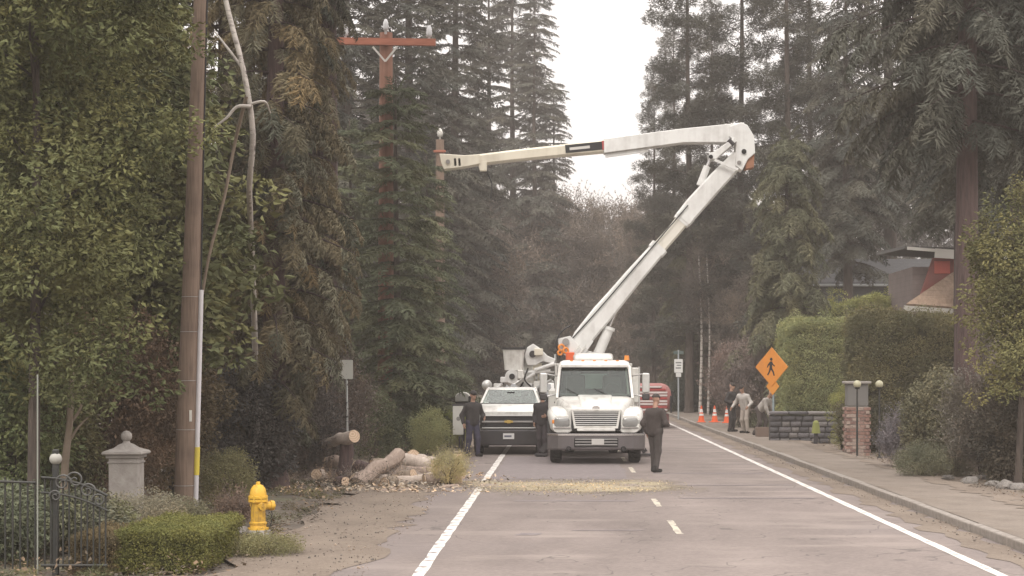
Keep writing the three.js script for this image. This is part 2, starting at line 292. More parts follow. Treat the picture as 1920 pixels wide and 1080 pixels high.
// conifer: whorls of boughs on a straight trunk. o: H, R, base, spray, color, step, droop, trunk, bark, openness
function conifer(name, seed, o) {
  const t = new THREE.Group(); t.name = name; const r = rng(seed), H = o.H, tr = o.trunk ?? H * 0.014, lg = [], pts = [];
  mesh('trunk', M(tubeAlong([V(0, -0.3, 0), V((r() - 0.5) * 0.15, H * 0.3, 0), V((r() - 0.5) * 0.3, H * 0.7, (r() - 0.5) * 0.3), V(0, H, 0)], tr * 1.1, 0.02, 10, 24), new THREE.CylinderGeometry(tr * 1.08, tr * 1.6, 0.7, 10).translate(0, 0.05, 0)), o.bark ?? MAT.bark, t);
  for (let y = o.base; y < H - 0.3; y += o.step * (0.6 + 0.8 * r())) {
    const f = (y - o.base) / (H - o.base), nb = o.nb ?? 5, ph = r() * 6.283;
    for (let i = 0; i < nb; i++) {
      if (r() < (o.open ?? 0.08)) continue;
      const a = ph + (i + (r() - 0.5) * 0.7) / nb * 6.283, L = Math.max(0.35, o.R * (1 - f) ** (o.taper ?? 0.75) * (0.55 + 0.6 * r()) * Math.min(1, 0.6 + f * 4)), rise = (o.rise ?? 0.25) * L * (0.3 + f), dr = o.droop * L;
      const p = V(0, y, 0), q = V(Math.cos(a) * L, y + rise - dr, Math.sin(a) * L), m = V(Math.cos(a) * L * 0.5, y + rise * 0.8 - dr * 0.3, Math.sin(a) * L * 0.5), cv = new THREE.QuadraticBezierCurve3(p, m.multiplyScalar(1), q);
      lg.push(tubeAlong([p, cv.getPoint(0.5), q], Math.max(0.012, tr * 0.16 * (1 - f * 0.6)), 0.006, 4, 5));
      const S = o.s ?? 1, n = Math.max(2, Math.round(L / (0.38 * S)));
      for (let k = 0; k < n; k++) {
        const u = (o.bare ?? 0.22) + (1 - (o.bare ?? 0.22)) * (k + 0.5 * r()) / n, c = cv.getPoint(u), d = cv.getTangent(u), yaw = (k % 2 ? 1 : -1) * (0.25 + 0.6 * r()) * (u < 0.9 ? 1 : 0.3);
        d.applyAxisAngle(V(0, 1, 0), yaw); d.y -= o.hang ?? 0.15; const q4 = qFrom(d).multiply(new THREE.Quaternion().setFromAxisAngle(V(0, 0, 1), (r() - 0.5) * 0.9));
        if (o.tuft) pts.push([c.x + (r() - 0.5) * 0.3, c.y + 0.1 + (r() - 0.5) * 0.3, c.z + (r() - 0.5) * 0.3, S * (0.6 + 0.6 * r())]); else pts.push([c.x, c.y, c.z, S * (0.65 + 0.6 * r()), q4]);
      }
    }
  }
  if (!o.tuft) for (let k = 0; k < 6; k++) pts.push([0, H - 0.5 - k * 0.12, 0, 0.6, qFrom(V(Math.cos(k * 2.1) * 0.5, 1, Math.sin(k * 2.1) * 0.5))]);
  mesh('bough', M(lg), o.bark ?? MAT.bark, t).userData.kind = 'stuff';
  scatter('crown', CL[o.spray], leafMat(o.color, 0.85), pts, t, r, o.vary ?? 0.35, o.warm ?? 0.1).userData.kind = 'stuff';
  return t;
}
// shrub. o: R (half width), H, clump, color, n, s
function shrub(name, seed, o) {
  const t = new THREE.Group(); t.name = name; const r = rng(seed), lg = [], pts = [];
  for (let i = 0; i < (o.stems ?? 9); i++) { const a = r() * 6.283, q = V(Math.cos(a) * o.R * (0.3 + 0.6 * r()), o.H * (0.55 + 0.4 * r()), Math.sin(a) * o.R * (0.3 + 0.6 * r())); lg.push(tubeAlong([V(q.x * 0.1, -0.1, q.z * 0.1), V(q.x * 0.35, q.y * 0.55, q.z * 0.35), q], 0.018, 0.005, 5, 5)); }
  mesh('stem', M(lg), o.bark ?? MAT.bark, t).userData.kind = 'stuff';
  let guard = 0; while (pts.length < o.n && guard++ < o.n * 20) {
    const a = r() * 6.283, z = r() * 2 - 1, q = Math.cbrt(0.2 + 0.8 * r()), s = Math.sqrt(1 - z * z), x = q * s * Math.cos(a), y = q * z, w = q * s * Math.sin(a);
    const lump = 0.75 + 0.5 * n3(x * 2 + seed, y * 2 + 5, w * 2 + seed); if (n3(x * 3 + seed, y * 3, w * 3) < (o.gap ?? 0.3)) continue;
    pts.push([x * o.R * lump, Math.max(0.06, o.H * 0.52 + y * o.H * 0.5 * lump), w * o.R * lump, o.s * (0.6 + 0.7 * r())]);
  }
  scatter('foliage', CL[o.clump], leafMat(o.color), pts, t, r, o.vary ?? 0.35).userData.kind = 'stuff';
  return t;
}
// clipped hedge: a leafy skin over a dark twiggy core; outline f gives the rounded section
function clippedHedge(name, seed, w, h, d, color, n, s, round = 0.15) {
  const t = new THREE.Group(); t.name = name; const r = rng(seed), pts = [], core = new RoundedBoxGeometry(w - s * 0.7, h - s * 0.35, d - s * 0.7, 4, Math.min(round, (d - s) / 2.2)).translate(0, (h - s * 0.35) / 2, 0);
  mesh('core', M(core), std({ color: lin(color[0] * 0.35, color[1] * 0.35, color[2] * 0.35), roughness: 1 }), t);
  const area = [w * h, w * h, d * h, d * h, w * d * 1.3], tot = area.reduce((a, b) => a + b);
  for (let i = 0; i < n; i++) {
    let k = r() * tot, f = 0; while (k > area[f] && f < 4) k -= area[f++];
    let u = r() - 0.5, v = r() - 0.5, x, y, z; const g = s * 0.25;
    if (f < 2) { x = u * w; y = (v + 0.5) * h; z = (f ? 1 : -1) * (d / 2 - g); } else if (f < 4) { z = u * d; y = (v + 0.5) * h; x = (f === 2 ? 1 : -1) * (w / 2 - g); } else { x = u * w; z = v * d; y = h - g; }
    const ex = Math.max(0, Math.abs(x) - (w / 2 - round)), ey = Math.max(0, y - (h - round)), ez = Math.max(0, Math.abs(z) - (d / 2 - round)), e = Math.hypot(ex, ey, ez); if (e > round) { const q = round / e; x = Math.sign(x) * (Math.min(Math.abs(x), w / 2 - round) + ex * q); y = Math.min(y, h - round) + ey * q; z = Math.sign(z) * (Math.min(Math.abs(z), d / 2 - round) + ez * q); }
    const lv = h > 1 ? 0.13 : 0.06, b = 1 + lv * (n3(x * 1.7 + seed, y * 1.7, z * 1.7) - 0.5) + (r() < 0.06 ? 0.12 * s * r() * 2 : 0);
    pts.push([x * b, Math.max(0.04, y * b), z * b, s * (0.6 + 0.6 * r())]);
  }
  scatter('foliage', CL.clip, leafMat(color), pts, t, r, 0.28).userData.kind = 'stuff';
  return t;
}
function plant(o, x, z, label, category, group, turn = 0, y = 0) { o.name = numbered(o.name); o.position.set(x, y, z); o.rotation.y = turn; scene.add(o); return tag(o, label, category, group); }
const px = (x, D) => (x - VX) / F * D;       // metres across for a column of the photograph at depth D

// ------------------------------------------------------------------ ground, road, pavements
{
  const soil = tex(512, 5, (u, v) => { const n = fbm(u, v, 6, 6, 7, 0.62), m = fbm(u, v, 3, 3, 4), k = fbm(u, v, 40, 40, 2, 0.6); let c = mix3([0.055, 0.045, 0.036], [0.19, 0.155, 0.125], n); c = mix3(c, [0.10, 0.105, 0.05], Math.max(0, (m - 0.52) * 3)); return mix3(c, [0.3, 0.25, 0.19], Math.max(0, k - 0.66) * 2); });
  const N = 150, size = 700, g = new THREE.PlaneGeometry(size, size, N, N).rotateX(-Math.PI / 2).translate(0, 0, -180), p = g.attributes.position;
  // finer spacing close to the road
  for (let i = 0; i < p.count; i++) {
    const warp = (t) => Math.sign(t) * Math.abs(t) ** 2.2; const x = warp(p.getX(i) / (size / 2)) * size / 2, z = -60 + warp((p.getZ(i) + 180) / (size / 2)) * size / 2;
    const cx = roadX(z), d = Math.abs(x - cx - 1.6), k = Math.min(1, Math.max(0, (d - 7.5) / 10)); p.setXYZ(i, x, -0.03 + k * (0.7 * (n3(x * 0.12 + 50, 3, z * 0.12 + 90) - 0.4) + 0.25), z);
  }
  g.computeVertexNormals(); const gg = boxUV(g); struct('ground', gg, std({ map: soil, bumpMap: tex(256, 1.4, (u, v) => fbm(u, v, 10, 10, 5, 0.65), false), bumpScale: 0.05, roughness: 1 }));
}
function roadX(z) { return z > -92 ? 0 : -((-92 - z) ** 2) / 150; }      // the road bends away to the left at the far end
function ribbon(xa, xb, z0, z1, y, step = 2, jag = 0, seed = 1) {
  const pos = [], uv = [], idx = [], r = rng(seed), n = Math.ceil(Math.abs(z1 - z0) / step), m = Math.max(1, Math.round((xb - xa) / 1.2));
  for (let i = 0; i <= n; i++) { const z = z0 + (z1 - z0) * i / n, c = roadX(z); for (let j = 0; j <= m; j++) { let x = xa + (xb - xa) * j / m; if (j === 0) x += jag * (r() - 0.5); if (j === m) x += jag * (r() - 0.5); pos.push(c + x, y, z); uv.push(x, -z); } }
  for (let i = 0; i < n; i++) for (let j = 0; j < m; j++) { const a = i * (m + 1) + j; idx.push(a, a + 1, a + m + 1, a + 1, a + m + 2, a + m + 1); }
  const g = new THREE.BufferGeometry(); g.setAttribute('position', new THREE.Float32BufferAttribute(pos, 3)); g.setAttribute('uv', new THREE.Float32BufferAttribute(uv, 2)); g.setIndex(idx); g.computeVertexNormals(); return g;
}
const gravelBump = tex(256, 0.5, (u, v) => fbm(u, v, 24, 24, 4, 0.7), false);
const asphaltMap = tex(1024, 9.0, (u, v) => {
  const s = fbm(u, v, 220, 220, 2, 0.7), n = fbm(u, v, 8, 3, 6, 0.6), m = fbm(u, v, 3, 2, 4), q = fbm(u, v, 4, 14, 4, 0.55);
  let c = mix3([0.138, 0.113, 0.102], [0.24, 0.199, 0.181], 0.5 + (n - 0.5) * 1.3 + (s - 0.5) * 0.7);
  c = mix3(c, [0.29, 0.245, 0.218], Math.max(0, (q - 0.55) * 2.2)); c = mix3(c, [0.15, 0.128, 0.125], Math.max(0, (m - 0.6) * 2.5));
  const cr = Math.abs(fbm(u, v, 5, 5, 4, 0.55) - 0.5); if (cr < 0.004) c = mix3(c, [0.07, 0.06, 0.055], 0.6);
  return c;
});
struct('road', ribbon(-2.7, 5.86, 14, -190, 0.0), std({ map: asphaltMap, bumpMap: gravelBump, bumpScale: 0.006, roughness: 0.88 }));
{
  const gm = tex(512, 4, (u, v) => { const s = fbm(u, v, 90, 90, 3, 0.75), n = fbm(u, v, 5, 5, 5, 0.6); return mix3(mix3([0.13, 0.10, 0.078], [0.235, 0.19, 0.15], n), [0.28, 0.235, 0.19], Math.max(0, s - 0.55) * 2); });
  const gravel = std({ map: gm, bumpMap: gravelBump, bumpScale: 0.015, roughness: 1 });
  const sh = ribbon(-3.95, -2.35, 14, -120, 0.006, 0.5, 0.55, 4); struct('gravel_shoulder', sh, gravel);
  struct('gravel_verge', ribbon(5.32, 5.868, 6, -120, 0.0055, 0.45, 0.34, 71), gravel); struct('dirt_edge', ribbon(7.35, 7.76, 6, -100, 0.127, 0.4, 0.4, 72), gravel);
  struct('gravel_apron', ribbon(7.4, 9.2, -10, -60, 0.02, 0.7, 0.7, 6), gravel);
  const pave = tex(512, 3, (u, v) => { const s = fbm(u, v, 120, 120, 2, 0.7), n = fbm(u, v, 6, 6, 5, 0.6), j = (v * 2) % 1; let c = mix3([0.13, 0.104, 0.083], [0.25, 0.21, 0.175], n * 1.0 + (s - 0.5) * 0.6); c = mix3(c, [0.13, 0.10, 0.075], Math.max(0, Math.min(1, (fbm(u, v, 3, 3, 5, 0.6) - 0.52) * 4))); return mix3(c, [0.16, 0.14, 0.12], j < 0.015 ? 0.8 : 0); });
  const pm = std({ map: pave, bumpMap: gravelBump, bumpScale: 0.004, roughness: 0.93 });
  const sw = ribbon(6.02, 7.75, 6, -150, 0.12, 1.5); struct('pavement', sw, pm);
  // kerb stones along the pavement, each a piece of its own
  const kerb = new THREE.Group(); kerb.name = numbered('kerb'); kerb.userData.kind = 'structure'; scene.add(kerb);
  const ks = [0, 1, 2].map((i) => boxUV(new RoundedBoxGeometry(0.155, 0.3, 1.79, 2, 0.025).translate(0.01 * i - 0.01, 0, 0)));
  const km = [0, 1, 2].map((i) => std({ map: tex(128, 0.9, (u, v) => mix3([0.17 - i * 0.02, 0.15 - i * 0.02, 0.13 - i * 0.02], [0.36, 0.32, 0.285], fbm(u, v, 8, 8, 5, 0.65))), bumpMap: gravelBump, bumpScale: 0.006 }));
  const r = rng(12); for (let k = 0; k < 48; k++) { const z = -9 - k * 1.82, s = mesh('kerb_stone', ks[k % 3], km[Math.floor(r() * 3)], kerb); s.position.set(5.94 + roadX(z), -0.024 + (r() - 0.5) * 0.012, z); s.rotation.y = (r() - 0.5) * 0.012; }
}
{
  const wear = (a, b, seed) => tex(256, 1.6, (u, v) => { const n = fbm((u + seed) % 1, v, 10, 10, 6, 0.68); return n > 0.53 ? mix3(a, [0.2, 0.168, 0.152], Math.min(1, (n - 0.53) * 8)) : mix3(a, b, n); });
  const white = std({ map: wear([0.72, 0.69, 0.65], [0.56, 0.53, 0.49], 0), roughness: 0.7 }), cream = std({ map: wear([0.58, 0.53, 0.43], [0.42, 0.37, 0.3], 0.3), roughness: 0.7 });
  struct('edge_line', ribbon(-1.66, -1.52, 10, -140, 0.004, 0.4, 0.018, 8), white).userData.kind = 'structure';
  struct('edge_line', ribbon(4.89, 5.02, 10, -140, 0.004, 0.4, 0.018, 9), white);
  for (let k = 0; k < 9; k++) { const z = -24.1 - k * 4.95; struct('centre_line', ribbon(1.64, 1.74, z, z - (k === 1 ? 1.8 : 2.2), 0.004, 0.3, 0.02, 30 + k), cream); }
  // sawdust spread across the lanes in front of the trucks
  const sg = new THREE.PlaneGeometry(5.8, 7.4, 1, 1).rotateX(-Math.PI / 2).translate(0.2, 0.009, -34.2);
  const dustA = tex(512, 1, (u, v) => { const n = fbm(u, v, 7, 5, 6, 0.62), e = Math.min(1, Math.min(u, 1 - u) * 5) * Math.min(1, Math.min(v, 1 - v) * 3.2), band = Math.exp(-(((v - 0.52 - 0.06 * Math.sin(u * 9)) / 0.26) ** 2)); return Math.max(0, Math.min(1, (band * e * 1.25 + (n - 0.5) * 1.5 - 0.36) * 1.2)); }, false);
  const dust = mesh('sawdust', sg, std({ map: tex(512, 0.5, (u, v) => { const q = fbm(u, v, 60, 60, 3, 0.7), w = fbm(u, v, 5, 7, 5, 0.6); return mix3(mix3([0.37, 0.31, 0.205], [0.3, 0.25, 0.175], q), [0.27, 0.225, 0.19], Math.max(0, Math.min(1, (w - 0.5) * 5))); }), bumpMap: gravelBump, bumpScale: 0.01, roughness: 1, transparent: true, alphaMap: dustA }));
  tag(dust, 'pale yellow sawdust spread across the lane in front of the trucks', 'sawdust', null, 'stuff');
  // tar patches and a dark resurfaced trench across the left lane
  const tar = std({ map: tex(256, 2, (u, v) => mix3([0.14, 0.118, 0.118], [0.24, 0.205, 0.2], fbm(u, v, 20, 20, 4, 0.7))), bumpMap: gravelBump, bumpScale: 0.005, roughness: 0.85 });
  struct('road_patch', ribbon(-1.45, 1.5, -36.6, -46.5, 0.0045, 0.8, 0.1, 51), tar);
  for (const [xa, xb, z, d] of [[-0.8, 1.3, -30.2, 0.28], [2.2, 4.6, -30.9, 0.2], [2.4, 4.7, -34.5, 0.22], [2.1, 4.6, -38.5, 0.3], [0.2, 1.2, -24.6, 0.12], [-0.6, -0.3, -23.9, 0.35]]) struct('road_patch', ribbon(xa, xb, z, z - d, 0.0042, 0.1, 0.12, 60), tar);
}

// ------------------------------------------------------------------ trees and planting
{
  const C = { olive: [0.138, 0.142, 0.06], green: [0.146, 0.152, 0.07], bronze: [0.15, 0.13, 0.082], dark: [0.098, 0.099, 0.08], fir: [0.13, 0.14, 0.082], brown: [0.185, 0.157, 0.13], oliveDark: [0.15, 0.148, 0.092], umber: [0.125, 0.106, 0.088] };
  const tree = (t, x, D, label, turn = 0, group) => plant(t, px(x, D), -D, label, 'tree', group, turn);
  const again = (src, x, D, label, turn, s = 1, group) => { const c = copy(src, label, group); c.position.set(px(x, D), src.position.y, -D); c.rotation.y = turn; c.scale.setScalar(s); return c; };
  // left side, near
  const bl = tree(broadTree('broadleaf_tree', 11, { H: 12.5, R: 2.15, base: 2.7, clump: 'leaf', color: C.olive, n: 950, s: 0.72, bark: MAT.bark, trunk: 0.085, gap: 0.4 }), 62, 24.5, 'big olive green leafy tree filling the top left corner above the iron gate');
  tree(broadTree('broadleaf_tree', 23, { H: 11.5, R: 1.65, base: 3.3, clump: 'bigLeaf', color: C.green, n: 700, s: 0.85, bark: MAT.bark, trunk: 0.11, gap: 0.42 }), 225, 29.5, 'lighter green leafy tree just behind the tall wooden utility pole');
  again(bl, -70, 30, 'olive green leafy tree at the very left edge of the photo', 2.1, 1.05);
  again(bl, 150, 38, 'green leafy tree half hidden behind the big olive one', 4.0, 1.15);
  const cedar = tree(conifer('cedar_tree', 31, { H: 19, R: 1.6, base: 1.6, spray: 'cedar', color: C.bronze, step: 0.42, droop: 0.42, rise: 0.3, hang: 0.5, trunk: 0.26, bark: MAT.barkRed, s: 0.62, taper: 0.35, warm: 0.28, vary: 0.45 }), 512, 34, 'bronze brown drooping cedar right of the utility pole and birch snag');
  again(cedar, 425, 36.5, 'brown cedar standing behind the tall utility pole', 2.4, 1.05);
  again(cedar, 560, 42, 'brown cedar right of the bronze drooping one, before the dark spruce', 4.1, 1.0);
  tree(conifer('fir_tree', 36, { H: 25, R: 2.6, base: 12.6, spray: 'fir', color: C.umber, step: 0.6, droop: 0.28, trunk: 0.42, bark: MAT.barkRed, s: 1.05 }), 604, 43, 'tall fir with a thick bare red brown trunk left of the crossarm pole');
  const grn = tree(conifer('spruce_tree', 41, { H: 11, R: 2.0, base: 0.25, spray: 'fir', color: C.fir, step: 0.36, droop: 0.3, trunk: 0.16, s: 0.85 }), 742, 50, 'green spruce branched to the ground below the crossarm pole');
  again(grn, 655, 57, 'green spruce standing behind the white roadside sign', 1.3, 0.98);
  again(grn, 800, 64, 'green spruce between the roadside sign and the parked pickup', 3.1, 0.95);
  again(grn, 560, 48, 'dark green spruce standing behind the bronze cedar', 4.6, 0.85);
  // left side, far
  const fir = tree(conifer('fir_tree', 52, { H: 31, R: 3.3, base: 2.0, spray: 'fir', color: C.dark, step: 0.5, droop: 0.3, trunk: 0.36, s: 1.25 }), 655, 76, 'tall dark grey fir behind the orange crossarm of the pole');
  again(fir, 770, 84, 'tall dark grey fir just right of the pole with the crossarm', 1.1);
  again(fir, 850, 100, 'tall dark fir above the tip of the upper boom', 2.6, 1.12);
  again(fir, 560, 66, 'tall dark fir seen behind the bronze cedar top', 3.9, 0.95);
  const fir2 = tree(conifer('fir_tree', 57, { H: 38, R: 4.6, base: 3, spray: 'fir', color: C.dark, step: 0.75, droop: 0.3, trunk: 0.4, s: 1.5, open: 0.17 }), 962, 136, 'very tall dark fir whose ragged boughs edge the sky gap on its left');
    again(fir2, 1037, 140, 'short pointed fir tip low in the sky gap beside the tall fir', 3.3, 0.69);
  again(fir2, 1004, 133, 'slim fir standing against the sky left of the gap', 0.7, 0.86);
  again(fir2, 915, 140, 'very tall dark fir just above the left end of the boom', 5.0, 1.02);
  // across the end of the street
  const hz = tree(broadTree('bare_tree', 61, { H: 15.5, R: 4.2, base: 1.2, clump: 'dead', color: C.brown, n: 620, s: 1.7, bark: MAT.bark, trunk: 0.2, gap: 0.36, limbs: 20 }), 1108, 134, 'low brown hazy tree under the gap of sky, behind the boom');
  again(hz, 1185, 138, 'brown hazy tree behind the lower boom, right of the sky gap', 1.2, 1.08);
  again(hz, 1030, 136, 'brown hazy tree above the lift equipment left of the boom', 2.8, 1.1);
  again(hz, 945, 139, 'brown hazy tree behind the upper boom tip, over the pickup', 4.1, 1.12);
  again(hz, 1255, 126, 'brown hazy tree right of the lower boom, over the truck', 5.2, 1.0);
  again(hz, 868, 104, 'brown tree left of the pickup at the bend of the road', 0.5, 0.8);
  // right side, far
  const pine = tree(conifer('pine_tree', 71, { H: 31, R: 3.3, base: 4, spray: 'pine', tuft: true, color: C.dark, step: 0.72, droop: 0.12, rise: 0.35, trunk: 0.24, bark: MAT.bark, s: 1.0, open: 0.44, bare: 0.34, taper: 0.4, nb: 5 }), 1292, 93, 'open crowned pine at the right edge of the sky gap above the boom');
  again(pine, 1388, 96, 'open crowned pine standing above the boom elbow', 2.2, 1.05);
  again(pine, 1226, 112, 'shorter open pine leaning into the sky gap', 4.0, 0.72);
  again(pine, 1478, 88, 'open pine right of the boom elbow with sky showing through', 5.3, 1.02);
  again(pine, 1335, 118, 'pine far behind the boom elbow, between two nearer pines', 1.0, 0.9);
  again(pine, 1520, 100, 'pine at the left edge of the dark mass of firs', 0.4, 1.05);
  again(pine, 1262, 124, 'thin pine farther back at the right edge of the sky gap', 2.7, 0.9);
  const ol = tree(conifer('cypress_tree', 83, { H: 12.2, R: 2.3, base: 0.3, spray: 'cedar', color: C.oliveDark, step: 0.4, droop: 0.35, hang: 0.3, trunk: 0.2, s: 0.95, taper: 0.5 }), 1478, 68, 'dark olive conifer behind the yellow green hedge, right of the boom');
  again(ol, 1378, 112, 'dark olive conifer directly below the boom elbow', 1.7, 1.3);
  again(ol, 1560, 96, 'dark olive conifer beyond the left end of the grey roofed house', 3.3, 1.2);
  again(hz, 1365, 104, 'pinkish brown hazy tree over the cones, right of the white stems', 0.9, 0.62);
  again(hz, 1415, 92, 'pinkish brown hazy tree behind the pedestrian sign', 2.2, 0.5);
  again(ol, 1305, 98, 'dark conifer behind the thin white stems and small white sign', 4.4, 1.05);
  // right side, near
  const big = tree(conifer('fir_tree', 91, { H: 27, R: 3.0, base: 8.4, spray: 'fir', color: C.dark, step: 0.5, droop: 0.42, hang: 0.3, trunk: 0.3, s: 1.1 }), 1668, 92, 'tall dark fir over the clipped hedge, left of the thick trunk');
  again(big, 1840, 57, 'tall dark fir above the white eaved house', 1.5, 1.0);
  scene.getObjectByName(big.name).scale.setScalar(1.4);
  again(big, 1912, 47, 'tall dark fir at the right edge of the photo', 2.9, 1.0);
  again(big, 1590, 80, 'tall dark fir beyond the grey roofed house', 4.5, 0.9);
  again(big, 1800, 66, 'tall dark fir hidden behind the thick red brown trunk', 5.5, 1.05);
  tree(conifer('fir_tree', 95, { H: 27, R: 3.1, base: 8.2, spray: 'cedar', color: C.dark, step: 0.55, droop: 0.38, hang: 0.35, trunk: 0.3, bark: MAT.barkRed, s: 1.1 }), 1812, 40, 'tall fir with a thick bare red brown trunk right of the white eaved house');
  tree(broadTree('small_tree', 97, { H: 6.1, R: 0.95, base: 2.6, clump: 'leaf', color: [0.165, 0.158, 0.068], n: 260, s: 0.6, bark: MAT.bark, trunk: 0.07, gap: 0.38 }), 1908, 34, 'small yellow green leafy tree at the right edge beside the thick trunk');
  tree(broadTree('small_tree', 98, { H: 7.5, R: 1.7, base: 0.4, clump: 'dead', color: C.umber, n: 330, s: 0.9, bark: MAT.bark, trunk: 0.09, gap: 0.3 }), 1330, 102, 'small brown tree behind the orange cones');
  // white barked snag and thin stems
  {
    const t = thing('birch_snag', 'bare white barked broken birch snag leaning beside the tall utility pole', 'tree', [0, 0, 0]); const D = 26.9, p = (x, y, d = 0) => at(x, y, D + d);
    mesh('trunk', M(tubeAlong([p(486, 960, 7), p(478, 640, 6), p(469, 400, 2.2), p(468, 340, 0.8), p(474, 245, 0.2), p(456, 130), p(430, 30), p(412, -50)], 0.065, 0.04, 8, 40)), MAT.barkPale, t);
    mesh('limb', M(tubeAlong([p(378, 560, 1), p(392, 480, .8), p(420, 372, .6), p(440, 270, .5), p(462, 180)], 0.022, 0.03, 6, 20)), MAT.barkTan, t);
    mesh('limb', M(tubeAlong([p(472, 200), p(445, 200), p(424, 222), p(402, 238)], 0.035, 0.015, 6, 12)), MAT.barkPale, t);
    mesh('limb', M(tubeAlong([p(455, 128), p(425, 88), p(402, 58, 0.3)], 0.03, 0.012, 6, 10)), MAT.barkPale, t);
    mesh('limb', M(tubeAlong([p(470, 195), p(495, 190), p(507, 212, 0.3)], 0.025, 0.012, 6, 10)), MAT.barkPale, t);
  }
  for (const [x, y0, y1, D, w, lab] of [[1312, 545, 765, 92, 0.1, 'thin white stem, left of the pair behind the orange cones'], [1327, 548, 765, 92, 0.08, 'thin white stem, right of the pair behind the orange cones']]) {
    const t = thing('birch_sapling', lab, 'tree', [px(x, D), 0, -D]); const h = EYE - (y0 - VY) / F * D + 2;
    mesh('trunk', M(tubeAlong([V(0, -0.3, 0), V(0.1, h * 0.5, 0), V(-0.06, h, 0)], w, w * 0.4, 6, 14)), MAT.barkPale, t);
    mesh('limb', M([0.62, 0.72, 0.8, 0.88].map((f, i) => tubeAlong([V(0, h * f, 0), V((i % 2 ? 1 : -1) * 0.3, h * f + 0.6, 0.2), V((i % 2 ? 1 : -1) * 0.45, h * f + 1.2, 0.2)], 0.014, 0.006, 4, 5))), MAT.barkTan, t).userData.kind = 'stuff';
    const r = rng(x), pts = []; for (let k = 0; k < 44; k++) pts.push([(r() - 0.5) * 1.8, h * (0.55 + 0.5 * r()), (r() - 0.5) * 1.8, 1.0 + 0.5 * r()]); scatter('crown', CL.twig, leafMat(C.brown), pts, t, r).userData.kind = 'stuff';
  }
  {
    const D = 25.5, t = thing('bare_sapling', 'leafless tan stem with short side twigs left of the stone gate pillar', 'tree', [px(118, D), 0, -D]);
    mesh('trunk', M(tubeAlong([V(0, -0.1, 0), V(0.03, 0.9, 0), V(0.11, 1.6, 0.02), V(0.13, 2.5, 0)], 0.075, 0.035, 7, 14)), MAT.barkTan, t);
    for (const q of [[V(0.09, 1.5, 0), V(0.26, 1.75, 0), V(0.34, 2.15, 0)], [V(0.06, 1.2, 0), V(0.22, 1.45, 0), V(0.38, 1.62, 0)], [V(0.11, 1.9, 0), V(-0.02, 2.2, 0), V(-0.1, 2.5, 0)]]) mesh('limb', M(tubeAlong(q, 0.028, 0.01)), MAT.barkTan, t);
  }
  // hedges
  plant(clippedHedge('box_hedge', 3, 0.95, 0.46, 2.3, [0.155, 0.155, 0.05], 1000, 0.2, 0.07), -4.56, -20.6, 'low clipped green box hedge in front of the hydrant and stone pillar', 'hedge');
  plant(clippedHedge('box_hedge', 4, 0.5, 0.4, 1.6, [0.14, 0.11, 0.06], 450, 0.18, 0.08), -5.32, -20.2, 'brownish clipped low hedge beside the iron gate', 'hedge');
  plant(clippedHedge('tall_hedge', 5, 2.5, 4.1, 2.6, [0.29, 0.3, 0.14], 1300, 0.45, 0.6), px(1532, 61), -61, 'tall pale green clipped hedge with rounded top behind the pedestrian sign', 'hedge');
  plant(clippedHedge('tall_hedge', 6, 5.2, 5.35, 1.6, [0.30, 0.31, 0.12], 1500, 0.5, 0.35), px(1556, 73), -73, 'long yellow green clipped hedge below the grey roofed house', 'hedge');
  plant(clippedHedge('tall_hedge', 7, 3.4, 4.0, 2.2, [0.195, 0.18, 0.095], 1700, 0.45, 0.9), px(1700, 50), -50, 'olive brown rounded hedge below the white eaved house', 'hedge');
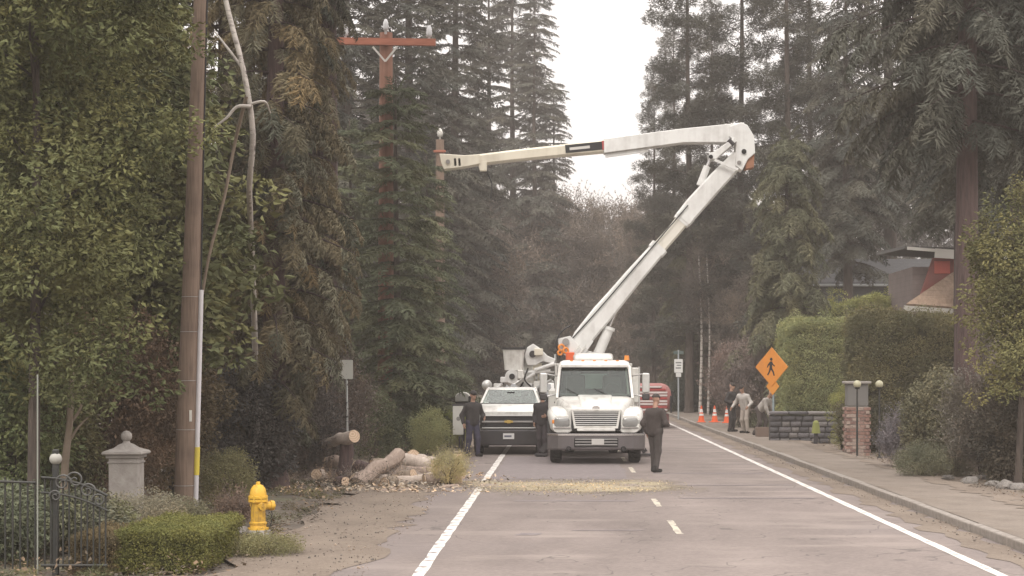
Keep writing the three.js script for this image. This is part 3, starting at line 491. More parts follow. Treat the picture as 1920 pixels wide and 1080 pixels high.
  // shrubs, left then right: [x, D, R, H, clump, colour, n, s, label, y]
  const S = [
    [215, 28.5, 1.05, 3.2, 'dead', [0.13, 0.09, 0.06], 260, 0.75, 'tall rusty brown shrub behind the stone gate pillar'],
    [325, 31, 0.8, 3.9, 'leaf', [0.11, 0.085, 0.05], 200, 0.65, 'brown leafy shrub close behind the utility pole'],
    [85, 27, 0.8, 2.6, 'leaf', [0.085, 0.08, 0.04], 190, 0.6, 'dull green shrub behind the iron gate'],
    [10, 26, 0.9, 2.9, 'leaf', [0.085, 0.1, 0.045], 200, 0.6, 'green shrub at the left edge behind the gate'],
    [425, 28.5, 0.42, 0.95, 'fine', [0.13, 0.12, 0.06], 110, 0.36, 'rounded yellowish shrub between utility pole and hydrant'],
    [455, 33.5, 0.9, 2.3, 'leaf', [0.05, 0.046, 0.042], 200, 0.6, 'dark shrub under the bronze cedar behind the hydrant'],
    [545, 37, 0.95, 2.4, 'dead', [0.07, 0.06, 0.053], 200, 0.7, 'dark brown twiggy shrub left of the cut logs'],
    [625, 41, 0.9, 2.3, 'dead', [0.085, 0.07, 0.06], 170, 0.7, 'brown twiggy shrub behind the white roadside sign'],
    [440, 25.4, 0.28, 0.42, 'dead', [0.1, 0.075, 0.06], 60, 0.3, 'small dead brown shrub left of the hydrant'],
    [492, 21.4, 0.46, 0.2, 'fine', [0.115, 0.11, 0.055], 120, 0.24, 'low spreading plant at the pavement edge below the hydrant'],
    [262, 23.8, 0.55, 0.55, 'fine', [0.15, 0.135, 0.095], 150, 0.32, 'grey green low shrub at the foot of the stone pillar'],
    [195, 22.8, 0.35, 0.5, 'leaf', [0.1, 0.1, 0.05], 90, 0.34, 'small green shrub between gate and stone pillar'],
    [340, 24.5, 0.35, 0.45, 'fine', [0.1, 0.095, 0.06], 90, 0.28, 'low shrub at the foot of the utility pole'],
    [802, 47.5, 0.5, 1.2, 'fine', [0.31, 0.31, 0.09], 150, 0.42, 'bright yellow flowering shrub left of the white box sign'],
    [842, 52, 0.6, 1.2, 'fine', [0.16, 0.17, 0.05], 130, 0.4, 'green shrub just behind the white box sign'],
    [765, 50, 0.7, 1.4, 'leaf', [0.075, 0.08, 0.04], 120, 0.5, 'dark green shrub left of the yellow flowering one'],
    [700, 46, 0.7, 1.6, 'leaf', [0.07, 0.075, 0.042], 120, 0.5, 'green shrub behind the cut log pile'],
    [850, 66, 0.9, 2.6, 'leaf', [0.075, 0.075, 0.05], 170, 0.65, 'dull shrub far behind the pickup, left of it'],
    [1690, 39.5, 0.46, 1.25, 'dead', [0.15, 0.135, 0.14], 130, 0.42, 'purplish grey rounded bush right of the brick pillar'],
    [1648, 49.5, 0.4, 2.0, 'fine', [0.17, 0.17, 0.06], 120, 0.4, 'upright yellow green shrub behind the brick pillar'],
    [1578, 49.5, 0.3, 1.9, 'fine', [0.2, 0.2, 0.07], 90, 0.36, 'slim yellow green shrub left of the brick pillar'],
    [1755, 38.5, 0.7, 2.3, 'leaf', [0.1, 0.095, 0.06], 190, 0.5, 'olive shrub under the thick red brown trunk'],
    [1842, 36.5, 0.75, 2.2, 'dead', [0.12, 0.105, 0.085], 190, 0.55, 'grey brown twiggy shrub right of the thick trunk'],
    [1905, 35, 0.7, 2.5, 'leaf', [0.07, 0.06, 0.045], 180, 0.55, 'dark shrub at the right edge above the rocks'],
    [1728, 36, 0.5, 0.75, 'fine', [0.1, 0.1, 0.065], 110, 0.34, 'low olive shrub behind the pavement, right of the purplish bush'],
    [1790, 37.5, 0.5, 0.7, 'fine', [0.105, 0.1, 0.07], 110, 0.32, 'low shrub beside the pale rocks'],
    [1890, 35.5, 0.45, 0.6, 'leaf', [0.08, 0.075, 0.05], 100, 0.34, 'low dark shrub among the rocks at the right edge'],
    [1415, 68, 1.1, 3.4, 'dead', [0.15, 0.12, 0.105], 260, 0.8, 'tall pinkish brown shrub left of the pedestrian sign'],
    [1375, 78, 1.0, 3.3, 'dead', [0.15, 0.115, 0.1], 240, 0.8, 'pinkish brown shrub behind the people at the roadside'],
    [1290, 96, 1.1, 2.0, 'leaf', [0.06, 0.07, 0.055], 140, 0.7, 'dark shrub at the roadside behind the small white sign'],
    [1620, 49, 0.8, 1.6, 'leaf', [0.075, 0.07, 0.045], 150, 0.5, 'dark olive shrub behind the grey stone wall'],
    [40, 21.5, 0.75, 0.75, 'leaf', [0.075, 0.08, 0.05], 150, 0.45, 'dark low shrub directly behind the iron gate bars'],
    [150, 22.0, 0.6, 0.65, 'leaf', [0.08, 0.08, 0.055], 120, 0.4, 'dark low plant behind the scrolls of the iron gate'],
    [-40, 20.5, 0.7, 0.9, 'leaf', [0.07, 0.078, 0.05], 130, 0.45, 'dark shrub at the bottom left corner behind the gate'],
    [1470, 74, 0.9, 2.6, 'leaf', [0.17, 0.17, 0.08], 170, 0.6, 'yellow green shrub right of the pedestrian sign, beside the tall hedge'],
  ];
  S.forEach(([x, D, R, H, clump, color, n, s, label], i) => plant(shrub('shrub', 200 + i, { R, H, clump, color: color.map((k) => k > 0.3 ? k : k * 1.6), n, s, gap: clump === 'dead' ? 0.2 : 0.3 }), px(x, D), -D, label, 'shrub', null, i * 1.3));
  // the wood that closes the view
  {
    const t = new THREE.Group(); t.name = 'distant_wood'; scene.add(t); tag(t, 'hazy mass of dark conifers closing the view behind the street', 'wood', null, 'stuff');
    const r = rng(404), pts = [], tr = [];
    for (let i = 0; i < 150; i++) {
      const x = -250 + 2450 * (i + r()) / 150, D = 158 + 40 * r(), gap = Math.min(1, Math.max(0, (Math.abs(x - 1120) - 90) / 130)), h = 13 + 4 * r() + gap * (x > 930 && x < 1540 ? 2 + 3 * r() : 11 + 8 * r()), X = px(x, D), R = 2.6 + r();
      tr.push(rod(V(X, -0.5, -D), V(X, h, -D), 0.3, 0.05, 5));
      for (let k = 0; k < h * 2.4; k++) { const f = (k + r()) / (h * 2.4), a = r() * 6.283, q = R * (1 - f * 0.9) * Math.sqrt(r()); const d = V(Math.cos(a), -0.25, Math.sin(a)); pts.push([X + Math.cos(a) * q * 0.5, h * f, -D + Math.sin(a) * q * 0.5, 2.2 + 1.2 * r(), qFrom(d)]); }
    }
    mesh('trunk', M(tr), MAT.bark, t).userData.kind = 'stuff'; scatter('crown', CL.fir, leafMat([0.07, 0.064, 0.05]), pts, t, r).userData.kind = 'stuff';
  }
  // leaf litter and tufts at the verges
  {
    const r = rng(61), lf = [], gr = [], pb = [];
    for (let i = 0; i < 3600; i++) { const left = r() < 0.5, D = 15 + 55 * r() ** 1.6, x = left ? -3.9 - 6 * r() ** 1.5 : 7.9 + 5 * r(); lf.push([x, 0.02 + (Math.abs(x) > 9 ? 0.1 : 0), -D, 0.5 + 0.6 * r()]); }
    const litter = scatter('leaf_litter', leafClump(17, 14, 0.11, 0.035).scale(0.8, 0.12, 0.8), leafMat([0.15, 0.11, 0.075]), lf, scene, r, 0.6, 0.2); tag(litter, 'brown fallen leaves and twigs strewn over the verges', 'leaves', null, 'stuff');
    for (let i = 0; i < 1500; i++) { const left = r() < 0.45, D = 16 + 45 * r() ** 1.4; gr.push([left ? -4.1 - 4.5 * r() : 8.6 + 4 * r(), 0.0, -D, 0.12 + 0.2 * r()]); }
    const tuft = scatter('weeds', CL.pine, leafMat([0.12, 0.115, 0.055]), gr, scene, r, 0.4, 0.2); tag(tuft, 'sparse tufts of grass and weeds on the bare soil', 'weeds', null, 'stuff');
    const paleGrit = std({ color: lin(0.22, 0.185, 0.155), roughness: 1 }), stone = new THREE.IcosahedronGeometry(0.5, 0); for (let i = 0; i < 2600; i++) { const left = r() < 0.6, D = 14 + 40 * r() ** 1.5; pb.push([left ? -3.9 + 1.7 * r() ** 0.7 : (r() < 0.5 ? 7.5 + 1.6 * r() : 5.55 + 0.3 * r()), 0.015, -D, 0.012 + 0.025 * r() ** 3]); }
    const peb = scatter('pebbles', uv0(stone), paleGrit, pb, scene, r, 0.5, 0.1); tag(peb, 'loose grit and pebbles along both edges of the road', 'pebbles', null, 'stuff');
  }
}

// ------------------------------------------------------------------ houses, walls, poles, street furniture
{
  const wallTex = (c) => std({ map: tex(128, 1.8, (u, v) => mix3(c.map((k) => k * 0.8), c.map((k) => k * 1.15), fbm(u, v, 5, 5, 5, 0.6) + ((v * 9) % 1 < 0.06 ? -0.5 : 0))), roughness: 0.9 });
  const shingle = (c) => std({ map: tex(256, 1.6, (u, v) => mix3(c.map((k) => k * 0.6), c.map((k) => k * 1.3), fbm(u, v, 20, 14, 4, 0.7))), bumpMap: tex(128, 0.9, (u, v) => ((v * 4) % 1) * 0.8 + 0.2 * fbm(u, v, 20, 20, 3), false), bumpScale: 0.03, roughness: 0.95 });
  const pane = phys({ color: lin(0.04, 0.045, 0.05), roughness: 0.08, clearcoat: 1 });
  const roofPlane = (a, b, c, d, t) => { const n = b.clone().sub(a).cross(d.clone().sub(a)).normalize().multiplyScalar(t); return loft([[a, b, c, d], [a, b, c, d].map((p) => p.clone().add(n))], true); };
  // grey house
  {
    const D = 84, t = thing('grey_house', 'grey house with a low dark roof, mostly hidden above the long hedge', 'house', [px(1640, D), 0, -D]), W = 9, h = 6.6;
    mesh('wall', M(box(W, h, 6, 0, h / 2, -3, 0)), wallTex([0.13, 0.135, 0.14]), t);
    const rf = mesh('roof', M(roofPlane(V(-W / 2 - 0.5, h - 0.05, 0.55), V(W / 2 + 0.5, h - 0.05, 0.55), V(W / 2 + 0.3, h + 1.35, -3), V(-W / 2 - 0.3, h + 1.35, -3), 0.16), roofPlane(V(-W / 2 - 0.3, h + 1.35, -3), V(W / 2 + 0.3, h + 1.35, -3), V(W / 2 + 0.5, h - 0.05, -6.5), V(-W / 2 - 0.5, h - 0.05, -6.5), 0.16)), shingle([0.06, 0.06, 0.062]), t);
    mesh('gutter', M(box(W + 1, 0.13, 0.12, 0, h - 0.02, 0.62, 0.03)), std({ color: lin(0.32, 0.33, 0.33) }), rf);
    for (const x of [-3, -0.9, 1.2, 3.2]) { const w = mesh('window', M(box(1.1, 0.09, 0.1, x, h - 0.75, 0.03), box(1.1, 0.09, 0.1, x, h - 1.95, 0.03), box(0.09, 1.2, 0.1, x - 0.51, h - 1.35, 0.03), box(0.09, 1.2, 0.1, x + 0.51, h - 1.35, 0.03)), std({ color: lin(0.4, 0.4, 0.4) }), t); mesh('pane', M(box(0.98, 1.1, 0.03, x, h - 1.35, 0.02, 0)), pane, w); }
  }
  // house with the white eave, red gable and tan lower roof
  {
    const D = 68, t = thing('brick_house', 'house with white eave, red gable and tan porch roof left of the thick trunk', 'house', [px(1775, D), 0, -D]), s = D / F;
    const X = (x) => (x - 1775) * s, Y = (y) => EYE - (y - VY) * s;
    mesh('wall', M(box(X(1900) - X(1712), Y(500), 5, (X(1900) + X(1712)) / 2, Y(500) / 2, -2.6, 0)), wallTex([0.20, 0.16, 0.15]), t);
    mesh('gable', plate([[X(1725), Y(552)], [X(1800), Y(552)], [X(1800), Y(480)], [X(1748), Y(484)]], 0.2), std({ map: dirty([0.30, 0.10, 0.085], [0.16, 0.09, 0.08], 0.4) }), t).position.z = 0.1;
    mesh('gable_vent', M(box(0.62, 0.5, 0.06, X(1764), Y(502), 0.24)), std({ map: dirty([0.58, 0.12, 0.09], [0.4, 0.1, 0.08], 0.4) }), t);
    const rf = mesh('roof', M(loft([[V(X(1690), Y(469), 0.7), V(X(1690), Y(463), 0.7), V(X(1690), Y(455), -5.4), V(X(1690), Y(461), -5.4)], [V(X(1900), Y(480), 0.7), V(X(1900), Y(471), 0.7), V(X(1900), Y(462), -5.4), V(X(1900), Y(472), -5.4)]], true)), shingle([0.10, 0.095, 0.09]), t);
    mesh('eave', M(bar(V(X(1694), Y(468), 0.76), V(X(1745), Y(472), 0.76), 0.1, 0.12), bar(V(X(1745), Y(477), 0.77), V(X(1898), Y(488), 0.77), 0.1, 0.36)), std({ color: lin(0.74, 0.72, 0.68) }), rf);
    mesh('porch_roof', M(roofPlane(V(X(1680), Y(578), 1.9), V(X(1860), Y(590), 1.9), V(X(1860), Y(512), 0.35), V(X(1782), Y(516), 0.35), 0.14)), shingle([0.33, 0.235, 0.17]), t);
    mesh('porch_fascia', M(bar(V(X(1676), Y(581), 1.97), V(X(1862), Y(594), 1.97), 0.06, 0.2)), std({ color: lin(0.42, 0.4, 0.36) }), t);
    mesh('downpipe', M(rod(V(X(1786), Y(490), 0.55), V(X(1786), 0, 0.55), 0.06)), std({ color: lin(0.45, 0.38, 0.32) }), t);
    mesh('porch_post', M(box(0.18, Y(585), 0.18, X(1690), Y(585) / 2, 1.75)), std({ color: lin(0.5, 0.47, 0.42) }), t);
    for (const x of [1830, 1870]) { const w = mesh('window', M(box(0.86, 0.86, 0.05, X(x), Y(536), -0.1, 0.01)), std({ color: lin(0.6, 0.58, 0.54) }), t); mesh('pane', M(box(0.74, 0.74, 0.03, X(x), Y(536), -0.07, 0)), pane, w); }
  }
  // grey stone wall with stones laid in courses
  {
    const D = 55, x0 = px(1442, D), x1 = px(1584, D), t = thing('stone_wall', 'low dark grey stone garden wall behind the pavement, under the pale hedge', 'wall', [x0, 0, -D], -0.08), L = x1 - x0;
    const H = 0.92; mesh('mortar_core', M(box(L, H, 0.34, L / 2, H / 2, 0, 0.02)), std({ color: lin(0.07, 0.065, 0.06) }), t);
    const r = rng(21), gs = [0, 1, 2].map((k) => { const g = new RoundedBoxGeometry(1, 1, 1, 1, 0.12); const p = g.attributes.position; for (let i = 0; i < p.count; i++) p.setXYZ(i, p.getX(i) + 0.08 * (n3(p.getX(i) * 3 + k * 7, p.getY(i) * 3 + 4, p.getZ(i) * 3) - 0.5), p.getY(i) + 0.08 * (n3(p.getX(i) * 3 + 5, p.getY(i) * 3 + k * 9, p.getZ(i) * 3) - 0.5), p.getZ(i)); return boxUV(crease(g, 0.6)); });
    for (let c = 0; c < 5; c++) { let x = 0.02; while (x < L - 0.1) { const w = Math.min(L - x - 0.02, 0.2 + 0.26 * r()), h = 0.165; const s = mesh('stone', gs[Math.floor(r() * 3)], MAT.wallStone[Math.floor(r() * 4)], t); s.position.set(x + w / 2, 0.1 + c * 0.18, 0); s.scale.set(w - 0.025, h, 0.44 + 0.05 * r()); x += w; } }
    for (let k = 0; k < 4; k++) { const s = mesh('coping_stone', gs[k % 3], MAT.wallStone[(k + 1) % 4], t); s.position.set(L * (k + 0.5) / 4, 0.99, 0); s.scale.set(L / 4 - 0.02, 0.11, 0.56); }
  }
  // brick gate pillar, bricks one by one
  {
    const D = 47, t = thing('brick_pillar', 'red brown brick gate pillar with a grey stone cap beside the pavement', 'pillar', [px(1606, D), 0, -D], -0.05), W = 0.62, r = rng(33);
    mesh('mortar', M(box(W - 0.03, 1.36, W - 0.03, 0, 0.68, 0, 0)), MAT.mortar, t);
    const gb = boxUV(new RoundedBoxGeometry(0.195, 0.082, 0.1, 1, 0.008)), gb2 = boxUV(new RoundedBoxGeometry(0.1, 0.082, 0.195, 1, 0.008));
    for (let c = 0; c < 14; c++) for (let f = 0; f < 4; f++) for (let k = 0; k < 3; k++) { const o = (k - 1) * 0.205 + (c % 2 ? 0.05 : -0.05) * (f % 2 ? 1 : -1), e = W / 2 - 0.05 + 0.004 * r(); const s = mesh('brick', f < 2 ? gb : gb2, MAT.brick[Math.floor(r() * 4)], t); s.position.set(f < 2 ? o : (f === 2 ? e : -e), 0.05 + c * 0.096, f < 2 ? (f ? e : -e) : o); }
    mesh('upper_panel', M(box(W - 0.05, 0.62, W - 0.05, 0, 1.68, 0)), std({ map: dirty([0.17, 0.165, 0.155], [0.09, 0.08, 0.07], 0.5) }), t);
    mesh('cap', M(box(W + 0.1, 0.07, W + 0.1, 0, 2.02, 0)), MAT.stone, t);
  }
  for (const [x, lab] of [[1600, 'pale round lamp globe on a thin stem at the brick pillar, nearer the hedge'], [1641, 'pale round lamp globe on a thin stem at the brick pillar, nearer the thick trunk']]) {
    const D = 46, t = thing('garden_lamp', lab, 'lamp', [px(x, D), 0, -D + 0.6]);
    mesh('stem', M(rod(V(0, 0, 0), V(0, 1.86, 0), 0.03, 0.022), rod(V(0, 0, 0), V(0, 0.06, 0), 0.07, 0.05)), MAT.iron, t); mesh('globe', M(new THREE.SphereGeometry(0.105, 16, 12).translate(0, 1.98, 0)), std({ map: dirty([0.46, 0.44, 0.3], [0.3, 0.28, 0.18], 0.5), roughness: 0.35 }), t); mesh('collar', M(rod(V(0, 1.85, 0), V(0, 1.9, 0), 0.06, 0.08)), MAT.iron, t);
  }
  // small yellow marker behind the wall
  { const D = 53, t = thing('marker_post', 'short yellow green marker post at the end of the grey stone wall', 'post', [px(1530, D), 0, -D]); mesh('post', M(rod(V(0, 0, 0), V(0, 0.42, 0), 0.07, 0.06)), MAT.darkGrey, t); mesh('cap', M(new THREE.CylinderGeometry(0.1, 0.14, 0.3, 12).translate(0, 0.56, 0), new THREE.SphereGeometry(0.1, 12, 8).translate(0, 0.71, 0)), std({ color: lin(0.22, 0.235, 0.07) }), t); }
  // tall utility pole with its conduit
  {
    const D = 27.4, t = thing('utility_pole', 'tall weathered brown wooden utility pole with a pale conduit on its side', 'pole', [px(344, D), 0, -D]), top = V(0.36, 11, 0), b = V(0, -0.2, 0), on = (f) => b.clone().lerp(top, f);
    mesh('shaft', M(tubeAlong([b, on(0.33), on(0.66), top], 0.172, 0.085, 14, 18)), MAT.pole, t);
    mesh('conduit', M(rod(on(0.03).add(V(0.19, 0, 0.03)), on(0.34).add(V(0.168, 0, 0.03)), 0.04)), MAT.pvc, t);
    mesh('conduit_marker', M(rod(on(0.075).add(V(0.188, 0, 0.03)), on(0.115).add(V(0.187, 0, 0.03)), 0.045)), MAT.yellow, t);
    for (const f of [0.06, 0.14, 0.21, 0.28, 0.33]) mesh('strap', M(new THREE.TorusGeometry(0.174 - f * 0.085, 0.004, 5, 20).rotateX(Math.PI / 2).translate(on(f).x, on(f).y, 0)), MAT.galv, t);
    mesh('tag', M(box(0.04, 0.18, 0.01, on(0.16).x + 0.09, on(0.16).y, 0.155, 0.002)), std({ color: lin(0.7, 0.68, 0.62) }), t);
    mesh('service_cable', M(tubeAlong([on(0.34).add(V(0.165, 0, 0.03)), on(0.5).add(V(0.14, 0, 0.02)), on(0.75).add(V(0.115, 0, 0.02)), on(1).add(V(0.09, 0, 0))], 0.014, 0.014, 5, 12)), MAT.black, t);
  }
  // pole with the orange brown crossarm
  {
    const D = 50.6, t = thing('crossarm_pole', 'reddish wooden pole with an orange brown crossarm and pale braces', 'pole', [px(724, D), 0, -D]), s = D / F, Y = (y) => EYE - (y - VY) * s, X = (x) => (x - 724) * s;
    mesh('shaft', M(tubeAlong([V(0, -0.2, 0), V(0, 5, 0), V(0, Y(62), 0)], 0.27, 0.19, 12, 10)), std({ map: tex(128, 1, (u, v) => mix3([0.16, 0.075, 0.05], [0.32, 0.17, 0.12], fbm(u, v, 24, 2, 4))), roughness: 0.9 }), t);
    mesh('crossarm', M(bar(V(X(598), Y(80), 0.27), V(X(818), Y(83), 0.27), 0.15, 0.2)), MAT.crossarm, t);
    for (const q of [-1, 1]) mesh('brace', M(bar(V(q * 0.36, Y(92), 0.36), V(0, Y(118), 0.26), 0.02, 0.055)), std({ color: lin(0.6, 0.58, 0.54) }), t);
    for (const [x, y] of [[725, 66], [806, 78], [650, 76]]) { mesh('insulator', M(new THREE.LatheGeometry([[0, 0], [0.05, 0], [0.05, 0.12], [0.12, 0.14], [0.1, 0.2], [0.13, 0.24], [0.1, 0.32], [0.11, 0.36], [0.05, 0.48], [0, 0.5]].map(([a, b]) => new THREE.Vector2(a * 0.75, b * 0.9)), 12).translate(X(x), Y(y) - 0.02, 0.27)), std({ color: lin(0.55, 0.55, 0.56), roughness: 0.3 }), t); }
  }
  // short pole beyond with one insulator
  {
    const D = 70, s = D / F, t = thing('short_pole', 'brown pole top with one pale insulator above the boom tip', 'pole', [px(825, D), 0, -D]), h = EYE - (262 - VY) * s;
    mesh('shaft', M(tubeAlong([V(0, -0.2, 0), V(0, h / 2, 0), V(0, h, 0)], 0.24, 0.17, 10, 6)), MAT.pole, t);
    mesh('insulator', M(new THREE.LatheGeometry([[0, 0], [0.04, 0], [0.04, 0.14], [0.13, 0.17], [0.1, 0.25], [0.13, 0.29], [0.07, 0.45], [0, 0.5]].map(([a, b]) => new THREE.Vector2(a, b)), 12).translate(0, h - 0.02, 0)), std({ color: lin(0.6, 0.58, 0.54), roughness: 0.3 }), t);
    mesh('bracket', M(box(0.5, 0.1, 0.1, 0, h - 0.5, 0.18)), MAT.crossarm, t);
  }
  // stone gate pillar with ball finial
  const pillar = (x, D, label, h, w) => {
    const t = thing('stone_pillar', label, 'pillar', [px(x, D), 0, -D]);
    mesh('shaft', M(box(w, h, w, 0, h / 2, 0, 0.015)), MAT.stone, t); mesh('plinth', M(box(w + 0.1, 0.22, w + 0.1, 0, 0.11, 0, 0.02)), MAT.stone, t);
    mesh('neck_moulding', M(box(w + 0.03, 0.03, w + 0.03, 0, h - 0.11, 0, 0.01), box(w + 0.07, 0.05, w + 0.07, 0, h - 0.02, 0, 0.015)), MAT.stone, t);
    const k = w / 2; const cap = mesh('cap', M(loft([[k + 0.07, 0], [k + 0.085, 0.02], [k + 0.075, 0.05], [k * 0.72, 0.1], [k * 0.45, 0.15], [k * 0.3, 0.165]].map(([q, y]) => ringXZ(2 * q, -q, q, 0.012, h + 0.005 + y)))), MAT.stone, t);
    mesh('ball_finial', M(new THREE.SphereGeometry(0.085, 20, 14).translate(0, h + 0.275, 0), new THREE.CylinderGeometry(0.045, 0.07, 0.05, 14).translate(0, h + 0.185, 0)), MAT.stone, cap);
    return t;
  };
  pillar(237, 25.6, 'pale grey stone gate pillar with moulded cap and ball on top', 1.05, 0.43);
  // wrought iron gate
  {
    const D = 19.3, t = thing('iron_gate', 'dark wrought iron gate with scrolls at the left edge, beside the stone pillar', 'gate', [px(72, D), 0, -D]), s = D / F, X = (x) => (x - 72) * s, Y = (y) => EYE - (y - VY) * s;
    const topY = (x) => { const u = (x - X(75)) / (X(200) - X(75)); return Y(895) - 0.2 * u * u; };
    for (let k = 0; k < 11; k++) { const x = X(84) + (X(198) - X(84)) * k / 10; mesh('bar', M(rod(V(x, 0.06, 0), V(x, topY(x), 0), 0.011, 0.011, 7)), MAT.iron, t); }
    for (let k = 0; k < 9; k++) { const x = X(66) - 0.085 * k; mesh('bar', M(rod(V(x, 0.06, 0), V(x, Y(905) + 0.016 * k, 0), 0.011, 0.011, 7)), MAT.iron, t); }
    const curve = (f, x0, x1, r) => tubeAlong([...Array(9).keys()].map((i) => { const x = x0 + (x1 - x0) * i / 8; return V(x, f(x), 0.014); }), r, r, 6, 16);
    mesh('top_rail', M(curve(topY, X(78), X(202), 0.016), curve((x) => Y(905) - 0.18 * x * 0.2, X(68), X(-80), 0.016)), MAT.iron, t).userData.kind = 'stuff';
    mesh('middle_rail', M(curve((x) => topY(x) - 0.17, X(78), X(202), 0.013)), MAT.iron, t); mesh('bottom_rail', M(rod(V(X(78), 0.1, 0.014), V(X(202), 0.1, 0.014), 0.016)), MAT.iron, t);
    for (const [cx, cy, q, m] of [[118, 905, 1, 1], [142, 900, -1, 1], [165, 920, 1, 0.9], [186, 938, -1, 0.8], [105, 930, -1, 0.7]]) { const pts = []; for (let a = 0; a < 26; a++) { const th = a * 0.36, rr_ = 0.1 * m * (1 - a / 30); pts.push(V(X(cx) + q * Math.cos(th) * rr_, Y(cy) + Math.sin(th) * rr_, 0.02)); } mesh('scroll', M(tubeAlong(pts, 0.012, 0.009, 6, 50)), std({ map: dirty([0.1, 0.1, 0.095], [0.06, 0.055, 0.05], 0.5), roughness: 0.5, metalness: 0.4 }), t); }
    mesh('gate_post', M(box(0.07, 1.5, 0.07, X(102), 0.66, -0.05)), MAT.iron, t); mesh('post_ball', M(new THREE.SphereGeometry(0.07, 16, 12).translate(X(102), Y(864) + 0.02, -0.05)), std({ color: lin(0.34, 0.33, 0.3), roughness: 0.6 }), t);
    mesh('tall_stile', M(box(0.016, 2.25, 0.016, X(72), 1.13, 0.03, 0.004)), std({ color: lin(0.24, 0.25, 0.22), roughness: 0.5 }), t);
  }
  // yellow hydrant
  {
    const D = 24.2, t = thing('fire_hydrant', 'bright yellow fire hydrant on the left verge', 'hydrant', [px(484, D), 0, -D], 0.5), lathe = (p, n = 24) => new THREE.LatheGeometry(p.map(([a, b]) => new THREE.Vector2(a, b)), n);
    mesh('barrel', M(crease(lathe([[0, 0.05], [0.15, 0.05], [0.15, 0.085], [0.118, 0.09], [0.112, 0.13], [0.125, 0.135], [0.125, 0.16], [0.106, 0.17], [0.1, 0.4], [0.106, 0.44], [0.138, 0.45], [0.138, 0.485], [0.112, 0.49], [0.112, 0.5]]), 0.5)), MAT.hydrant, t);
    mesh('bonnet', M(crease(lathe([[0.13, 0.495], [0.138, 0.5], [0.138, 0.53], [0.118, 0.535], [0.116, 0.58], [0.1, 0.64], [0.066, 0.685], [0.03, 0.695], [0.03, 0.725], [0.022, 0.735], [0, 0.735]]), 0.5)), MAT.hydrant, t);
    for (let k = 0; k < 8; k++) { const a = k * Math.PI / 4; mesh('flange_bolt', M(new THREE.CylinderGeometry(0.014, 0.014, 0.1, 6).translate(Math.cos(a) * 0.125, 0.49, Math.sin(a) * 0.125)), MAT.hydrant, t); }
    for (const [a, r, L] of [[0, 0.058, 0.2], [Math.PI / 2, 0.045, 0.175], [-Math.PI / 2, 0.045, 0.175]]) { const n = mesh('outlet', M(rod(V(0, 0.39, 0), V(L * Math.sin(a + Math.PI / 2), 0.39, L * Math.cos(a + Math.PI / 2)), r, r, 16)), MAT.hydrant, t), d = V(Math.sin(a + Math.PI / 2), 0, Math.cos(a + Math.PI / 2)); mesh('outlet_cap', M(rod(d.clone().multiplyScalar(L - 0.02).setY(0.39), d.clone().multiplyScalar(L + 0.035).setY(0.39), r + 0.016, r + 0.01, 8), rod(d.clone().multiplyScalar(L + 0.03).setY(0.39), d.clone().multiplyScalar(L + 0.06).setY(0.39), 0.016, 0.014, 5)), MAT.hydrant, n); }
    const ch = []; for (let k = 0; k < 9; k++) { const f = k / 8; ch.push(new THREE.TorusGeometry(0.014, 0.0045, 5, 8).rotateY(k % 2 ? 0 : Math.PI / 2).translate(0.19 - 0.05 * f + 0.02 * Math.sin(f * 3), 0.3 - 0.25 * f, 0.03)); } mesh('chain', M(ch), MAT.black, t).userData.kind = 'stuff';
    mesh('base_collar', M(new THREE.CylinderGeometry(0.17, 0.2, 0.08, 20).translate(0, 0.015, 0)), std({ color: lin(0.3, 0.28, 0.25) }), t);
  }
  // roadside sign seen from its pale face
  {
    const D = 39, t = thing('roadside_sign', 'small plain pale rectangular sign on a thin post left of the road', 'sign', [px(650, D), 0, -D]), s = D / F;
    mesh('post', M(rod(V(0.03, -0.1, 0), V(0, EYE + 0.2, 0), 0.024, 0.022, 8)), MAT.galv, t);
    mesh('face', M(box(25 * s, 36 * s, 0.012, -0.005, EYE + 7 * s, 0.035, 0.003)), std({ map: dirty([0.47, 0.47, 0.43], [0.3, 0.3, 0.27], 0.4) }), t);
    for (const y of [0.14, -0.1]) mesh('bolt', M(rod(V(0, EYE + 0.08 + y, 0.04), V(0, EYE + 0.08 + y, 0.052), 0.012)), MAT.steel, t);
  }
  // white sign box on legs and a mailbox behind it
  {
    const D = 48.5, t = thing('panel_sign', 'white upright panel sign on legs beside the parked pickup', 'sign', [px(859, D), 0, -D]), s = D / F, Y = (y) => EYE - (y - VY) * s;
    mesh('panel', M(box(20 * s, Y(760) - Y(815), 0.05, 0, (Y(760) + Y(815)) / 2, 0, 0.01)), std({ map: dirty([0.62, 0.61, 0.57], [0.4, 0.38, 0.34], 0.35) }), t);
    mesh('top_edge', M(box(22 * s, 0.05, 0.08, 0, Y(759), 0, 0.01)), MAT.darkGrey, t); mesh('spot', M(rod(V(0.01, Y(785), 0.02), V(0.01, Y(785), 0.032), 0.06, 0.06, 16)), std({ color: lin(0.25, 0.24, 0.23) }), t);
    mesh('leg', M(rod(V(0.04, Y(818), 0), V(0.04, -0.05, 0), 0.03)), MAT.darkGrey, t); mesh('leg', M(rod(V(0.08, Y(818), -0.02), V(0.2, 0, -0.25), 0.015)), MAT.darkGrey, t); mesh('leg', M(rod(V(0.08, Y(818), 0.02), V(0.25, 0, 0.2), 0.015)), MAT.darkGrey, t);
  }
